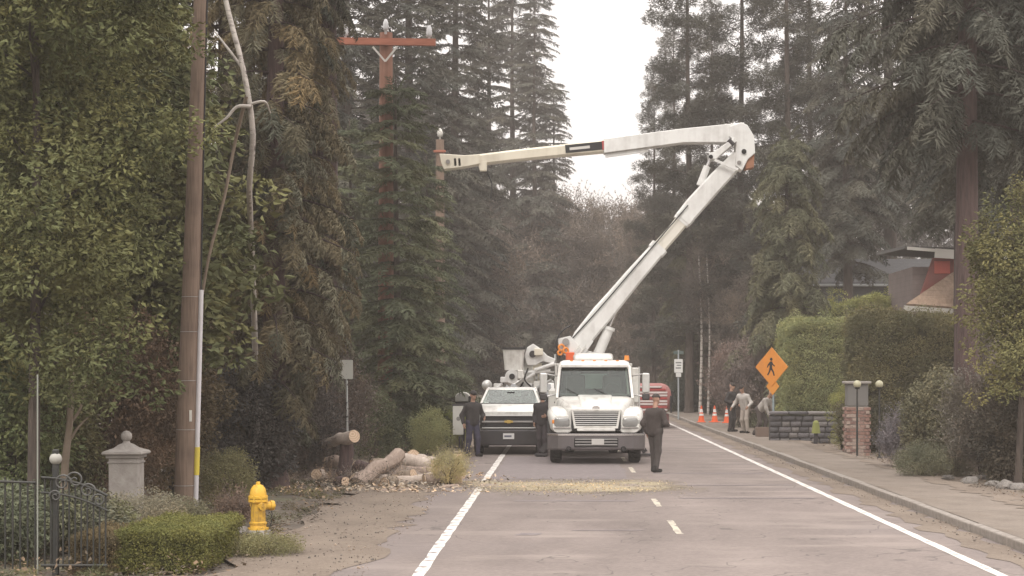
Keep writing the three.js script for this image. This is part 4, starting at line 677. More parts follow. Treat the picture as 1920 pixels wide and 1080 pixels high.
  {
    const D = 51, t = thing('mailbox', 'pale rounded mailbox on a dark post above the white panel sign', 'mailbox', [px(868, D), 0, -D]), s = D / F, Y = (y) => EYE - (y - VY) * s;
    const half = [...Array(9).keys()].map((i) => [Math.cos(i / 8 * Math.PI) * 0.2, Math.sin(i / 8 * Math.PI) * 0.13 + 0.13]);
    mesh('shell', plate([[0.2, 0], ...half, [-0.2, 0]], 0.5, 0.012).translate(0, Y(752), 0), std({ map: dirty([0.6, 0.58, 0.54], [0.3, 0.28, 0.25], 0.4), roughness: 0.4 }), t); mesh('door', plate([[0.185, 0.01], ...half.map(([x, y]) => [x * 0.92, y * 0.95]), [-0.185, 0.01]], 0.02, 0.004).translate(0, Y(752), 0.275), std({ color: lin(0.3, 0.29, 0.27) }), t);
    mesh('post', M(box(0.1, Y(752) + 0.1, 0.1, 0, (Y(752) - 0.1) / 2, 0)), MAT.darkGrey, t); mesh('arm', M(box(0.42, 0.06, 0.3, 0, Y(752) - 0.05, 0)), MAT.darkGrey, t); mesh('flag', M(box(0.015, 0.12, 0.05, 0.225, Y(744), 0.1)), MAT.red, t);
  }
  // pedestrian warning sign
  {
    const D = 58, t = thing('pedestrian_sign', 'orange diamond warning sign with a black walking figure', 'sign', [px(1447, D), 0, -D], -0.72), s = D / F, Y = (y) => EYE - (y - VY) * s, h = 0.66, y0 = Y(688);
    mesh('post', M(box(0.055, Y(700) + 0.6, 0.05, 0.03, Y(700) / 2, -0.05, 0.008)), std({ map: dirty([0.24, 0.3, 0.32], [0.16, 0.18, 0.18], 0.4), roughness: 0.5 }), t);
    const pl = mesh('plate', plate([[0, h], [h, 0], [0, -h], [-h, 0]], 0.012, 0.006).translate(0, y0, 0), MAT.signOrange, t);
    const bl = std({ color: lin(0.02, 0.018, 0.016) }), k = 0.27, P = (q) => q.map(([x, y]) => [x * k, y * k]);
    const fig = [plate(P([[-0.22, 0.62], [0.1, 0.62], [0.24, 0.3], [0.52, 0.08], [0.44, -0.04], [0.1, 0.2], [0.1, -0.2], [0.36, -0.66], [0.5, -1.16], [0.32, -1.2], [0.16, -0.74], [-0.08, -0.44], [-0.26, -0.78], [-0.52, -1.16], [-0.66, -1.04], [-0.42, -0.66], [-0.28, -0.1], [-0.3, 0.22], [-0.48, 0.0], [-0.58, -0.18], [-0.7, -0.1], [-0.56, 0.22]]), 0.003, 0), new THREE.CylinderGeometry(0.2 * k, 0.2 * k, 0.003, 18).rotateX(Math.PI / 2).translate(-0.04 * k, 0.9 * k, 0)];
    mesh('pictogram', M(fig).translate(0, y0 + 0.02, 0.0155), bl, pl);
    mesh('lower_plate', M(plate([[0, 0.26], [0.26, 0], [0, -0.26], [-0.26, 0]], 0.012, 0.004).scale(1, 1.15, 1)).translate(0.03, y0 - 0.66, -0.016), std({ map: dirty([0.62, 0.25, 0.04], [0.35, 0.16, 0.05], 0.6) }), t);
  }
  // small white guide sign with a street blade above
  {
    const D = 84, t = thing('guide_sign', 'small white guide sign on a post with a dark blade on top', 'sign', [px(1272, D), 0, -D]), s = D / F, Y = (y) => EYE - (y - VY) * s;
    mesh('post', M(rod(V(0, -0.2, 0), V(0, Y(656), 0), 0.045, 0.04, 8)), std({ map: dirty([0.3, 0.33, 0.34], [0.2, 0.2, 0.2], 0.4) }), t);
    const f = mesh('face', M(box(0.42, 0.66, 0.02, 0, Y(686), 0.06, 0.01)), std({ color: lin(0.66, 0.66, 0.64) }), t);
    mesh('mark', M(box(0.28, 0.06, 0.004, 0, Y(680), 0.072, 0), box(0.22, 0.05, 0.004, 0.02, Y(685), 0.072, 0), box(0.26, 0.06, 0.004, -0.01, Y(690), 0.072, 0)), std({ color: lin(0.14, 0.15, 0.15) }), f).userData.kind = 'stuff';
    mesh('lower_face', M(box(0.26, 0.2, 0.02, 0, Y(703), 0.06, 0.008)), std({ color: lin(0.6, 0.6, 0.58) }), t); mesh('blade', M(box(0.5, 0.16, 0.02, 0, Y(661), 0.02, 0.008)), std({ color: lin(0.08, 0.11, 0.1) }), t);
  }
  // traffic cones
  {
    const c0 = new THREE.Group(); c0.name = 'traffic_cone'; const prof = [[0.145, 0.03], [0.03, 0.72], [0.022, 0.73], [0, 0.73]], at2 = (y) => 0.145 - 0.115 * (y - 0.03) / 0.69;
    mesh('body', M(new THREE.LatheGeometry(prof.map(([a, b]) => new THREE.Vector2(a, b)), 18)), MAT.orange, c0); mesh('base', M(box(0.37, 0.035, 0.37, 0, 0.018, 0, 0.01)), MAT.orange, c0);
    for (const [a, b] of [[0.44, 0.58], [0.29, 0.38]]) mesh('white_band', M(new THREE.CylinderGeometry(at2(b) + 0.003, at2(a) + 0.003, b - a, 18, 1, true).translate(0, (a + b) / 2, 0)), std({ color: lin(0.72, 0.7, 0.68), roughness: 0.5 }), c0);
    const ls = ['orange cone with white bands, the one nearest the trucks', 'middle one of the three orange traffic cones in a row', 'orange cone closest to the group of people'];
    [[1315, 75], [1340, 75], [1363, 74]].forEach(([x, D], i) => { const c = i ? c0.clone() : c0; c.name = numbered('traffic_cone'); scene.add(c); c.position.set(px(x, D), 0.12, -D); c.rotation.y = i * 0.6; tag(c, ls[i], 'traffic cone', 'orange traffic cones along the right side'); });
  }
}
// ------------------------------------------------------------------ felled wood, rocks and soil on the left verge; rocks on the right
{
  const log = (a, b, r0, r1, mat, label, name = 'log') => {
    const t = thing(name, label, 'log', a), d = b.clone().sub(a), r = rng(Math.round(a.x * 100)), q = [0.25, 0.5, 0.75].map((f) => d.clone().multiplyScalar(f).add(V((r() - 0.5) * 0.06, (r() - 0.5) * 0.06, (r() - 0.5) * 0.06)));
    const bg = tubeAlong([V(0, 0, 0), ...q, d], r0, r1, 18, 22), bp = bg.attributes.position, bn = bg.attributes.normal; for (let i = 0; i < bp.count; i++) { const x = bp.getX(i), y = bp.getY(i), z = bp.getZ(i), k = r0 * (0.34 * (n3(x * 5 + a.x * 9 + 50, y * 5 + 9, z * 5 + 60) - 0.5) + 0.16 * (n3(x * 22 + 90, y * 22 + 9, z * 22 + 90) - 0.5)); bp.setXYZ(i, x + bn.getX(i) * k, y + bn.getY(i) * k, z + bn.getZ(i) * k); } bg.computeVertexNormals(); mesh('bark', M(bg), mat, t); const n = d.clone().normalize();
    mesh('cut_end', M(rod(n.clone().multiplyScalar(-0.012), n.clone().multiplyScalar(0.004), r0 * 0.97, r0 * 0.97, 14)), MAT.cutWood, t); mesh('cut_end', M(rod(d.clone().addScaledVector(n, -0.004), d.clone().addScaledVector(n, 0.012), r1 * 0.97, r1 * 0.97, 14)), MAT.cutWood, t);
    return t;
  };
  const tanBark = std({ map: tex(128, 0.8, (u, v) => mix3([0.16, 0.115, 0.09], [0.42, 0.33, 0.27], fbm(u, v, 16, 4, 5, 0.7))), bumpMap: grain, bumpScale: 0.01 }), pale = std({ map: tex(128, 0.8, (u, v) => mix3([0.3, 0.235, 0.19], [0.62, 0.53, 0.46], fbm(u, v, 12, 3, 5, 0.7))), bumpMap: grain, bumpScale: 0.008 });
  log(at(607, 832, 37), at(664, 818, 36), 0.1, 0.14, pale, 'pale peeled log propped on a stump below the roadside sign');
  log(at(650, 832, 36.3), at(642, 900, 36.2), 0.13, 0.16, MAT.barkRed, 'upright reddish stump under the pale propped log', 'stump');
  log(at(668, 912, 34.5), at(748, 852, 36.5), 0.17, 0.14, tanBark, 'tan log leaning upwards on the log pile');
  log(at(750, 864, 38), at(815, 874, 37.5), 0.17, 0.16, pale, 'short pale log lying on top of the pile left of the sawdust');
  log(at(690, 905, 35.5), at(842, 898, 35.2), 0.13, 0.12, pale, 'long pale log lying flat at the foot of the pile');
  log(at(740, 885, 37.4), at(868, 888, 36.8), 0.14, 0.13, tanBark, 'brown log lying behind the long pale log');
  log(at(780, 925, 33.6), at(858, 915, 34.0), 0.09, 0.08, tanBark, 'thin brown log at the road edge in front of the pile');
  log(at(705, 930, 33), at(772, 922, 33.4), 0.11, 0.1, tanBark, 'short tan log lowest and nearest of the pile');
  // short sawn pieces thrown on the heap
  const chunk = [[628, 868, 37.0, 0.4, 0.15, 0.3, 'pale sawn piece beside the reddish stump'], [600, 892, 36.0, 0.35, 0.12, 1.9, 'small brown sawn piece left of the reddish stump'], [682, 880, 36.8, 0.45, 0.16, 0.7, 'thick sawn piece right of the reddish stump'], [712, 874, 37.6, 0.38, 0.15, 2.6, 'sawn piece standing behind the leaning tan log'], [770, 858, 38.4, 0.42, 0.15, 1.2, 'sawn piece at the back of the pile under the yellow shrub'], [800, 866, 38.0, 0.36, 0.13, 0.2, 'sawn piece beside the short pale log'], [836, 872, 37.8, 0.4, 0.14, 2.2, 'sawn piece at the right end of the pile'], [762, 895, 35.6, 0.34, 0.14, 0.5, 'pale sawn round in front of the middle of the pile'], [812, 903, 34.9, 0.36, 0.12, 2.8, 'sawn piece in front of the long pale log'], [668, 905, 35.0, 0.4, 0.13, 1.5, 'sawn piece in front of the leaning tan log'], [640, 918, 34.2, 0.3, 0.1, 0.9, 'small sawn piece nearest the hydrant'], [730, 912, 34.4, 0.38, 0.11, 2.0, 'sawn piece in front of the soil heap']];
  chunk.forEach(([x, y, D, L, r, an, lab], i) => { const c = at(x, y, D); c.y = Math.max(c.y, r * 0.75); const h = V(Math.cos(an), 0.25 * Math.sin(i * 2.1), Math.sin(an)).normalize().multiplyScalar(L / 2); const b = c.clone().add(h), a = c.clone().sub(h); a.y = Math.max(a.y, r * 0.7); b.y = Math.max(b.y, r * 0.7); log(b, a, r, r * 0.92, [tanBark, pale, MAT.barkRed, MAT.barkTan][i % 4], lab); });
  {
    const r = rng(515), ch = [], tw = []; for (let i = 0; i < 1500; i++) { const u = r() + r() + r() - 1.5; ch.push([px(725 + 190 * u, 36), 0.02 + 0.1 * r() * Math.max(0, 1 - Math.abs(u)), -32.2 - 6.5 * r(), 0.03 + 0.05 * r(), null, 0.25]); }
    for (let i = 0; i < 34; i++) tw.push([px(690 + 180 * (r() + r() - 1), 36), 0.08 + 0.1 * r(), -33.4 - 5.5 * r(), 0.3 + 0.25 * r()]);
    const o = scatter('wood_chips', boxUV(new THREE.BoxGeometry(1, 0.25, 0.6)), std({ color: lin(0.42, 0.33, 0.24) }), ch, scene, r, 0.6, 0.2); tag(o, 'pale wood chips strewn around the log pile', 'wood chips', null, 'stuff');
    const w = scatter('twigs', CL.twig, std({ color: lin(0.26, 0.21, 0.165), side: THREE.DoubleSide }), tw, scene, r, 0.5, 0.2); tag(w, 'tangled twigs and broken branches over the log pile', 'twigs', null, 'stuff');
    const sd = []; for (let i = 0; i < 2600; i++) { const u = r() + r() - 1; sd.push([0.2 + 2.6 * u, 0.014, -34.1 + (r() + r() + r() - 1.5) * 2.2, 0.012 + 0.03 * r() ** 2, null, 0.3]); } const s2 = scatter('sawdust_chips', boxUV(new THREE.BoxGeometry(1, 0.3, 0.5)), std({ color: lin(0.42, 0.35, 0.23) }), sd, scene, r, 0.5, 0.2); tag(s2, 'small pale chips scattered over the sawdust on the lane', 'wood chips', null, 'stuff');
  }
  // soil mound under the logs
  const mound = (x, z, R, h, seed, label) => { const g = new THREE.CircleGeometry(1, 48, 0, 6.2832); const pos = [], idx = [], n = 40, m = 14; for (let i = 0; i <= m; i++) for (let j = 0; j < n; j++) { const f = i / m, a = j / n * 6.2832, q = R * f * (0.85 + 0.3 * n3(Math.cos(a) * 1.5 + seed, Math.sin(a) * 1.5 + 3, 2)); pos.push(Math.cos(a) * q * 1.2, h * (0.5 + 0.5 * Math.cos(f * Math.PI)) * (0.75 + 0.5 * n3(Math.cos(a) * q * 3 + seed, 4, Math.sin(a) * q * 3)) - 0.02, Math.sin(a) * q); } for (let i = 0; i < m; i++) for (let j = 0; j < n; j++) { const a = i * n + j, b = i * n + (j + 1) % n; idx.push(a, b, a + n, b, b + n, a + n); } const q = new THREE.BufferGeometry(); q.setAttribute('position', new THREE.Float32BufferAttribute(pos, 3)); q.setIndex(idx); q.computeVertexNormals(); const o = mesh('soil_mound', M(uv0(q)), moundMat); o.position.set(x, 0, z); return tag(o, label, 'soil mound', null, 'stuff'); };
  const moundMat = std({ map: tex(256, 1.6, (u, v) => mix3([0.13, 0.1, 0.08], [0.3, 0.24, 0.2], fbm(u, v, 8, 8, 6, 0.65))), bumpMap: gravelBump, bumpScale: 0.03, roughness: 1 });
  mound(px(735, 36), -36.3, 0.95, 0.34, 3, 'low heap of brown soil and chips under the cut logs'); mound(px(610, 37), -37, 0.9, 0.3, 8, 'low heap of brown soil under the propped pale log');
  // a heap of cut branches with yellowing leaves at the kerb
  plant(shrub('brush_heap', 310, { R: 0.42, H: 0.62, clump: 'twig', color: [0.42, 0.37, 0.2], n: 90, s: 0.34, gap: 0.2 }), px(842, 34.8), -34.8, 'straw coloured heap of cut branches at the left edge of the sawdust', 'branches');
  { const t = thing('wood_stake', 'short tan wooden stake standing at the corner of the sawdust', 'stake', [px(858, 35.2), 0, -35.2]); mesh('stake', M(box(0.19, 0.62, 0.1, 0, 0.3, 0, 0.02)), MAT.cutWood, t); mesh('tip', M(box(0.17, 0.06, 0.09, 0, 0.635, 0, 0.02)), MAT.barkTan, t); }
  // rocks
  const rg = [0, 1, 2, 3].map((k) => { const g = new THREE.IcosahedronGeometry(1, 3), p = g.attributes.position; for (let i = 0; i < p.count; i++) { const v = V(p.getX(i), p.getY(i), p.getZ(i)), q = 0.72 + 0.5 * n3(v.x * 1.4 + k * 11, v.y * 1.4 + 7, v.z * 1.4 + k * 5) + 0.14 * n3(v.x * 4 + k, v.y * 4, v.z * 4 + 3); p.setXYZ(i, v.x * q, v.y * q * 0.7, v.z * q); } g.deleteAttribute('normal'); return boxUV(crease(g, 0.5)); });
  const paleRock = std({ map: tex(128, 0.7, (u, v) => mix3([0.12, 0.11, 0.10], [0.38, 0.35, 0.32], fbm(u, v, 6, 6, 5, 0.62))), bumpMap: grain, bumpScale: 0.012 });
  const rocks = [[1818, 908, 0.16, 1, 'pale rock nearest the thick trunk on the right verge'], [1845, 900, 0.14, 0, 'brownish rock behind the pale ones on the right verge'], [1862, 912, 0.13, 1, 'small pale rock in the middle of the row by the pavement'], [1885, 918, 0.17, 0, 'dark rock right of the small pale one by the pavement'], [1908, 920, 0.15, 1, 'pale rock at the very right edge by the pavement'], [1742, 893, 0.13, 0, 'dark flat rock below the olive shrub by the pavement'], [1776, 900, 0.12, 0, 'low brown rock between the dark flat rock and the pale ones'], [420, 1012, 0.13, 0, 'brown stone at the end of the box hedge near the hydrant'], [452, 1002, 0.11, 0, 'rounded stone directly left of the hydrant'], [1700, 872, 0.12, 0, 'brown rock at the foot of the purplish bush']];
  rocks.forEach(([x, y, s, p, lab], i) => { const D = gz(Math.max(y, 860)); const o = mesh('rock', rg[i % 4], p ? paleRock : MAT.rock); o.position.set(px(x, D), s * 0.3, -D); o.scale.set(s * 1.2, s, s); o.rotation.y = i * 1.7; tag(o, lab, 'rock'); });
}

// ------------------------------------------------------------------ vehicles
const wheelParts = (parent, x, y, z, r, w, rim = MAT.steel, face = 1) => {
  const g = new THREE.Group(); const lat = (p, n = 28) => crease(new THREE.LatheGeometry(p.map(([a, b]) => new THREE.Vector2(a, b)), n), 0.6).rotateZ(-Math.PI / 2);
  const ty = mesh('wheel', M(lat([[r * 0.56, -w / 2], [r * 0.9, -w / 2], [r * 0.975, -w * 0.4], [r, -w * 0.3], [r, w * 0.3], [r * 0.975, w * 0.4], [r * 0.9, w / 2], [r * 0.56, w / 2]])), MAT.rubber, parent); ty.position.set(x, y, z);
  mesh('rim', M(lat([[0.001, w * 0.2 * face], [r * 0.2, w * 0.22 * face], [r * 0.25, w * 0.05 * face], [r * 0.48, 0], [r * 0.56, w * 0.3 * face], [r * 0.58, w * 0.48 * face], [r * 0.55, w * 0.48 * face], [r * 0.52, w * 0.2 * face]])), rim, ty);
  const tr = []; for (let k = 0; k < 34; k++) { const a = k / 34 * 6.2832; for (const q of [-1, 0, 1]) tr.push(box(w * 0.22, 0.02, r * 0.1, q * w * 0.25, r, 0, 0).rotateX(a + q * 0.05)); } mesh('tread', M(tr), MAT.rubber, ty).userData.kind = 'stuff';
  return ty;
};
// the bucket truck: front bumper at z = 0, facing +z
{
  const D = 42.6, X0 = 0.9, t = thing('bucket_truck', 'white bucket truck facing the camera with its long boom raised', 'truck', [X0, 0, -D]);
  // hood with rounded shoulders
  const hood = mesh('hood', M(loft([ringXY(1.98, 0.9, 1.68, 0.16, -1.62), ringXY(1.9, 0.9, 1.655, 0.18, -1.2), ringXY(1.72, 0.9, 1.58, 0.2, -0.75), ringXY(1.56, 0.9, 1.48, 0.2, -0.4), ringXY(1.42, 0.9, 1.415, 0.16, -0.16), ringXY(1.34, 0.92, 1.38, 0.12, -0.08)])), MAT.white, t);
  mesh('hood_ridge', M(loft([ringXY(0.9, 1.6, 1.715, 0.05, -1.58), ringXY(0.86, 1.56, 1.66, 0.05, -1.0), ringXY(0.8, 1.42, 1.515, 0.05, -0.42), ringXY(0.76, 1.36, 1.42, 0.03, -0.15)])), MAT.white, hood);
  // grille
  const gr = mesh('grille', M(loft([ringXY(1.24, 0.84, 1.36, 0.06, -0.1), ringXY(1.24, 0.84, 1.36, 0.06, -0.03)])), MAT.black, t);
  const outer = [[0.62, 1.37], [-0.62, 1.37], [-0.54, 0.9], [0.54, 0.9]], fr = new THREE.Shape(outer.map(([x, y]) => new THREE.Vector2(x, y))); fr.holes.push(new THREE.Path([[0.575, 1.335], [0.51, 0.945], [-0.51, 0.945], [-0.575, 1.335]].map(([x, y]) => new THREE.Vector2(x, y))));
  mesh('grille_frame', M(new THREE.ExtrudeGeometry(fr, { depth: 0.05, bevelEnabled: true, bevelSize: 0.008, bevelThickness: 0.008, bevelSegments: 1 }).translate(0, 0, -0.03)), MAT.white, gr);
  for (let k = 0; k < 7; k++) { const y = 0.985 + k * 0.053; mesh('grille_slat', M(box(2 * (0.512 + 0.165 * (y - 0.945)), 0.024, 0.05, 0, y, 0.0, 0.008)), MAT.silver, gr); }
  mesh('lower_grille_bar', M(box(0.96, 0.07, 0.08, 0, 0.86, 0.0, 0.02)), MAT.white, t); mesh('badge', M(new THREE.CylinderGeometry(0.06, 0.06, 0.012, 20).scale(1.6, 1, 1).rotateX(Math.PI / 2).translate(0, 1.4, -0.035)), MAT.chrome, hood);
  // fenders and headlights
  for (const s of [-1, 1]) {
    const ring = (z, y0, y1, xi, xo, r) => ringXY(xo - xi, y0, y1, r, z, s * (xi + xo) / 2);
    const f = mesh('fender', M(loft([ring(-1.6, 0.95, 1.30, 0.62, 1.17, 0.12), ring(-1.3, 1.02, 1.40, 0.6, 1.21, 0.14), ring(-0.9, 1.06, 1.43, 0.58, 1.22, 0.15), ring(-0.5, 0.98, 1.38, 0.58, 1.2, 0.15), ring(-0.22, 0.8, 1.3, 0.58, 1.15, 0.15), ring(-0.1, 0.79, 1.2, 0.58, 1.08, 0.12)])), MAT.white, t);
    mesh('headlight', M(loft([ringXY(0.4, 0.93, 1.17, 0.07, -0.14, s * 0.86), ringXY(0.38, 0.94, 1.16, 0.07, -0.075, s * 0.85), ringXY(0.34, 0.96, 1.14, 0.06, -0.06, s * 0.84)])), MAT.lensGrey, f);
    mesh('headlight_trim', M(loft([ringXY(0.44, 0.905, 0.925, 0.009, -0.14, s * 0.86), ringXY(0.42, 0.905, 0.925, 0.009, -0.06, s * 0.85)])), MAT.chrome, f);
    mesh('turn_lamp', M(box(0.06, 0.1, 0.06, s * 1.07, 1.06, -0.12)), s > 0 ? MAT.lens : MAT.amber, f);
    mesh('mudguard_edge', M(new THREE.TorusGeometry(0.6, 0.03, 6, 22, Math.PI).rotateY(Math.PI / 2).translate(s * 1.19, 0.5, -1.02)), MAT.black, f);
    wheelParts(t, s * 1.0, 0.5, -1.02, 0.5, 0.3, MAT.galv, s);
    for (const q of [0.98, 0.62]) wheelParts(t, s * q, 0.5, -6.35, 0.5, 0.27, MAT.galv, s);
    // mirrors
    const arm = mesh('mirror_arm', M(rod(V(s * 0.98, 2.2, -1.95), V(s * 1.3, 2.26, -1.75), 0.018), rod(V(s * 0.98, 1.72, -1.9), V(s * 1.3, 1.66, -1.75), 0.018), rod(V(s * 1.3, 2.26, -1.75), V(s * 1.3, 1.66, -1.75), 0.016)), MAT.chrome, t); mesh('mirror', M(box(0.2, 0.52, 0.1, s * 1.33, 2.02, -1.72, 0.04)), MAT.silver, arm); mesh('small_mirror', M(box(0.2, 0.17, 0.1, s * 1.33, 1.66, -1.72, 0.04)), MAT.darkGrey, arm);
    // step and fuel tank
    mesh('fuel_tank', M(rod(V(s * 0.95, 0.62, -1.9), V(s * 0.95, 0.62, -3.1), 0.26, 0.26, 18)), MAT.steel, t); mesh('step', M(box(0.3, 0.06, 0.9, s * 1.05, 0.92, -2.5), box(0.3, 0.06, 0.9, s * 1.1, 0.42, -2.5)), MAT.darkGrey, t).userData.kind = 'stuff';
    mesh('outrigger', M(bar(V(s * 0.9, 0.9, -4.0), V(s * 1.42, 0.12, -3.85), 0.14, 0.14), box(0.34, 0.06, 0.34, s * 1.42, 0.06, -3.85)), MAT.darkGrey, t).userData.kind = 'stuff';
  }
  // bumper
  const bm = mesh('bumper', M(loft([[-1.23, -0.16], [-1.2, 0.02], [-0.95, 0.1], [0, 0.13], [0.95, 0.1], [1.2, 0.02], [1.23, -0.16]].map(([x, z]) => [V(x, 0.36, z), V(x, 0.4, z + 0.03), V(x, 0.74, z + 0.03), V(x, 0.77, z), V(x, 0.77, z - 0.12), V(x, 0.36, z - 0.12)]), true)), MAT.bumperGrey, t);
  mesh('bumper_strip', M(loft([[-1.2, 0.02], [-0.95, 0.1], [0, 0.13], [0.95, 0.1], [1.2, 0.02]].map(([x, z]) => [V(x, 0.72, z + 0.025), V(x, 0.72, z + 0.045), V(x, 0.765, z + 0.045), V(x, 0.765, z + 0.025)]), true)), MAT.chrome, bm);
  mesh('bumper_opening', M(box(1.1, 0.24, 0.06, 0, 0.55, 0.137, 0.02)), MAT.black, bm); for (const y of [0.49, 0.56, 0.63]) mesh('bumper_slat', M(box(1.06, 0.026, 0.04, 0, y, 0.162, 0.008)), MAT.steel, bm); mesh('licence_plate', M(box(0.31, 0.15, 0.012, 0.04, 0.57, 0.19, 0.004)), std({ color: lin(0.5, 0.48, 0.46) }), bm);
  mesh('tow_hook', M(new THREE.TorusGeometry(0.05, 0.016, 8, 14).translate(-0.68, 0.4, 0.16)), MAT.black, bm); mesh('tow_hook', M(new THREE.TorusGeometry(0.05, 0.016, 8, 14).translate(0.68, 0.4, 0.16)), MAT.black, bm);
  mesh('front_axle', M(box(1.7, 0.12, 0.14, 0, 0.42, -1.02), box(0.12, 0.26, 7.6, -0.42, 0.72, -4.4), box(0.12, 0.26, 7.6, 0.42, 0.72, -4.4), box(0.9, 0.4, 1.2, 0, 0.62, -1.2)), MAT.black, t).userData.kind = 'stuff';
  mesh('axle_housing', M(rod(V(-0.9, 0.5, -6.35), V(0.9, 0.5, -6.35), 0.12), new THREE.SphereGeometry(0.24, 14, 10).translate(0, 0.5, -6.35)), MAT.black, t);
  // cab built as frame pieces so that the glass has a room behind it
  mesh('cab_lower', M(loft([ringXZ(2.02, -3.3, -1.55, 0.1, 0.78), ringXZ(2.04, -3.3, -1.55, 0.1, 1.3), ringXZ(2.02, -3.3, -1.57, 0.1, 1.64)])), MAT.white, t);
  const rf = mesh('cab_roof', M(loft([ringXZ(1.86, -3.27, -1.94, 0.1, 2.42), ringXZ(1.86, -3.27, -1.9, 0.12, 2.48), ringXZ(1.8, -3.2, -1.98, 0.14, 2.57), ringXZ(1.6, -3.1, -2.15, 0.14, 2.615)])), MAT.white, t);
  mesh('visor', M(bar(V(-0.88, 2.445, -1.86), V(0.88, 2.445, -1.86), 0.1, 0.03)), MAT.white, rf);
  mesh('roof_fairing', M(loft([ringXY(1.0, 2.6, 2.66, 0.03, -2.1, -0.02), ringXY(1.06, 2.6, 2.8, 0.1, -2.55, -0.02), ringXY(1.06, 2.6, 2.78, 0.1, -3.0, -0.02)])), MAT.white, rf);
  for (const x of [-0.6, -0.3, 0, 0.3, 0.6]) mesh('marker_lamp', M(box(0.08, 0.035, 0.05, x, 2.6, -2.06)), MAT.amber, rf);
  mesh('beacon', M(new THREE.CylinderGeometry(0.06, 0.075, 0.13, 14).translate(0.88, 2.68, -2.9)), MAT.amber, rf);
  for (const s of [-1, 1]) {
    mesh('front_pillar', M(bar(V(s * 0.965, 1.62, -1.6), V(s * 0.895, 2.46, -1.965), 0.09, 0.09)), MAT.white, t); mesh('rear_pillar', M(bar(V(s * 0.95, 1.62, -3.1), V(s * 0.89, 2.46, -3.08), 0.36, 0.09)), MAT.white, t);
    const dr = mesh('door', M(box(0.025, 0.74, 1.12, s * 1.018, 1.24, -2.3, 0.01)), MAT.white, t); mesh('door_handle', M(box(0.03, 0.04, 0.16, s * 1.04, 1.5, -2.7, 0.012)), MAT.black, dr);
    mesh('side_window', loft([[V(s * 0.985, 1.66, -1.68), V(s * 0.985, 1.66, -2.92), V(s * 0.915, 2.42, -2.9), V(s * 0.915, 2.42, -2.0)], [V(s * 0.979, 1.66, -1.68), V(s * 0.979, 1.66, -2.92), V(s * 0.909, 2.42, -2.9), V(s * 0.909, 2.42, -2.0)]], true), MAT.glass, t);
  }
  const wsP = (x, f, o = 0) => V(x * (1 - 0.075 * f), 1.655 + 0.775 * f, -1.575 - 0.365 * f + o);
  const ws = mesh('windshield', loft([[wsP(-0.93, 0), wsP(0.93, 0), wsP(0.93, 1), wsP(-0.93, 1)], [wsP(-0.93, 0, 0.008), wsP(0.93, 0, 0.008), wsP(0.93, 1, 0.008), wsP(-0.93, 1, 0.008)]], true), MAT.glass, t);
  for (const [a, b] of [[wsP(-0.92, 0.02, 0.02), wsP(0.92, 0.02, 0.02)], [wsP(-0.92, 0.98, 0.02), wsP(0.92, 0.98, 0.02)], [wsP(-0.925, 0, 0.02), wsP(-0.925, 1, 0.02)], [wsP(0.925, 0, 0.02), wsP(0.925, 1, 0.02)]]) mesh('gasket', M(bar(a, b, 0.025, 0.035)), MAT.black, ws);
  for (const x of [-0.35, 0.4]) mesh('wiper', M(bar(wsP(x, 0.03, 0.035), wsP(x - 0.42, 0.3, 0.035), 0.012, 0.016)), MAT.black, ws);
  mesh('rear_wall', M(box(1.86, 0.82, 0.06, 0, 2.03, -3.22)), MAT.darkGrey, t); mesh('rear_window', M(box(1.2, 0.4, 0.01, 0, 2.06, -3.18, 0.002)), phys({ color: lin(0.34, 0.42, 0.39), roughness: 0.15, clearcoat: 1 }), t);
  mesh('dashboard', M(box(1.84, 0.14, 0.4, 0, 1.67, -1.86, 0.05)), MAT.seat, t); for (const x of [-0.48, 0.48]) mesh('seat', M(box(0.5, 0.75, 0.16, x, 1.85, -2.85, 0.06), box(0.28, 0.2, 0.12, x, 2.3, -2.87, 0.05), box(0.52, 0.16, 0.55, x, 1.55, -2.6, 0.05)), MAT.seat, t);
  mesh('steering_wheel', M(new THREE.TorusGeometry(0.22, 0.018, 8, 26).rotateX(-0.6).translate(0.48, 1.82, -2.12), rod(V(0.48, 1.82, -2.12), V(0.48, 1.66, -1.95), 0.03)), MAT.black, t);
  // utility body behind the cab
  for (const s of [-1, 1]) { const b = mesh('tool_body', M(box(0.56, 0.92, 4.7, s * 0.92, 1.36, -5.95, 0.03)), MAT.white, t); for (let k = 0; k < 4; k++) mesh('locker_door', M(box(0.02, k === 2 ? 0.34 : 0.8, 1.05, s * 1.205, k === 2 ? 1.62 : 1.38, -4.2 - k * 1.16, 0.008)), MAT.white, b); }
  mesh('deck', M(box(1.3, 0.08, 4.7, 0, 0.96, -5.95)), MAT.darkGrey, t); mesh('headache_rack', M(box(2.1, 0.07, 0.07, 0, 2.5, -3.5), box(0.07, 1.6, 0.07, -1.0, 1.72, -3.5), box(0.07, 1.6, 0.07, 1.0, 1.72, -3.5), box(2.1, 0.06, 0.06, 0, 2.1, -3.5)), MAT.white, t);
  mesh('grab_pole', M(rod(V(1.24, 1.0, -3.5), V(1.24, 2.45, -3.5), 0.025)), MAT.silver, t); mesh('side_locker', M(box(0.2, 0.95, 0.5, 1.14, 1.95, -3.75, 0.03)), MAT.white, t);
  // pedestal and turret
  const zb = -4.9, DB = D - zb, lp = (x, y, dz = 0) => { const q = at(x, y, DB - dz); return V(q.x - X0, q.y, q.z + D); };    // boom points lie in one plane across the road
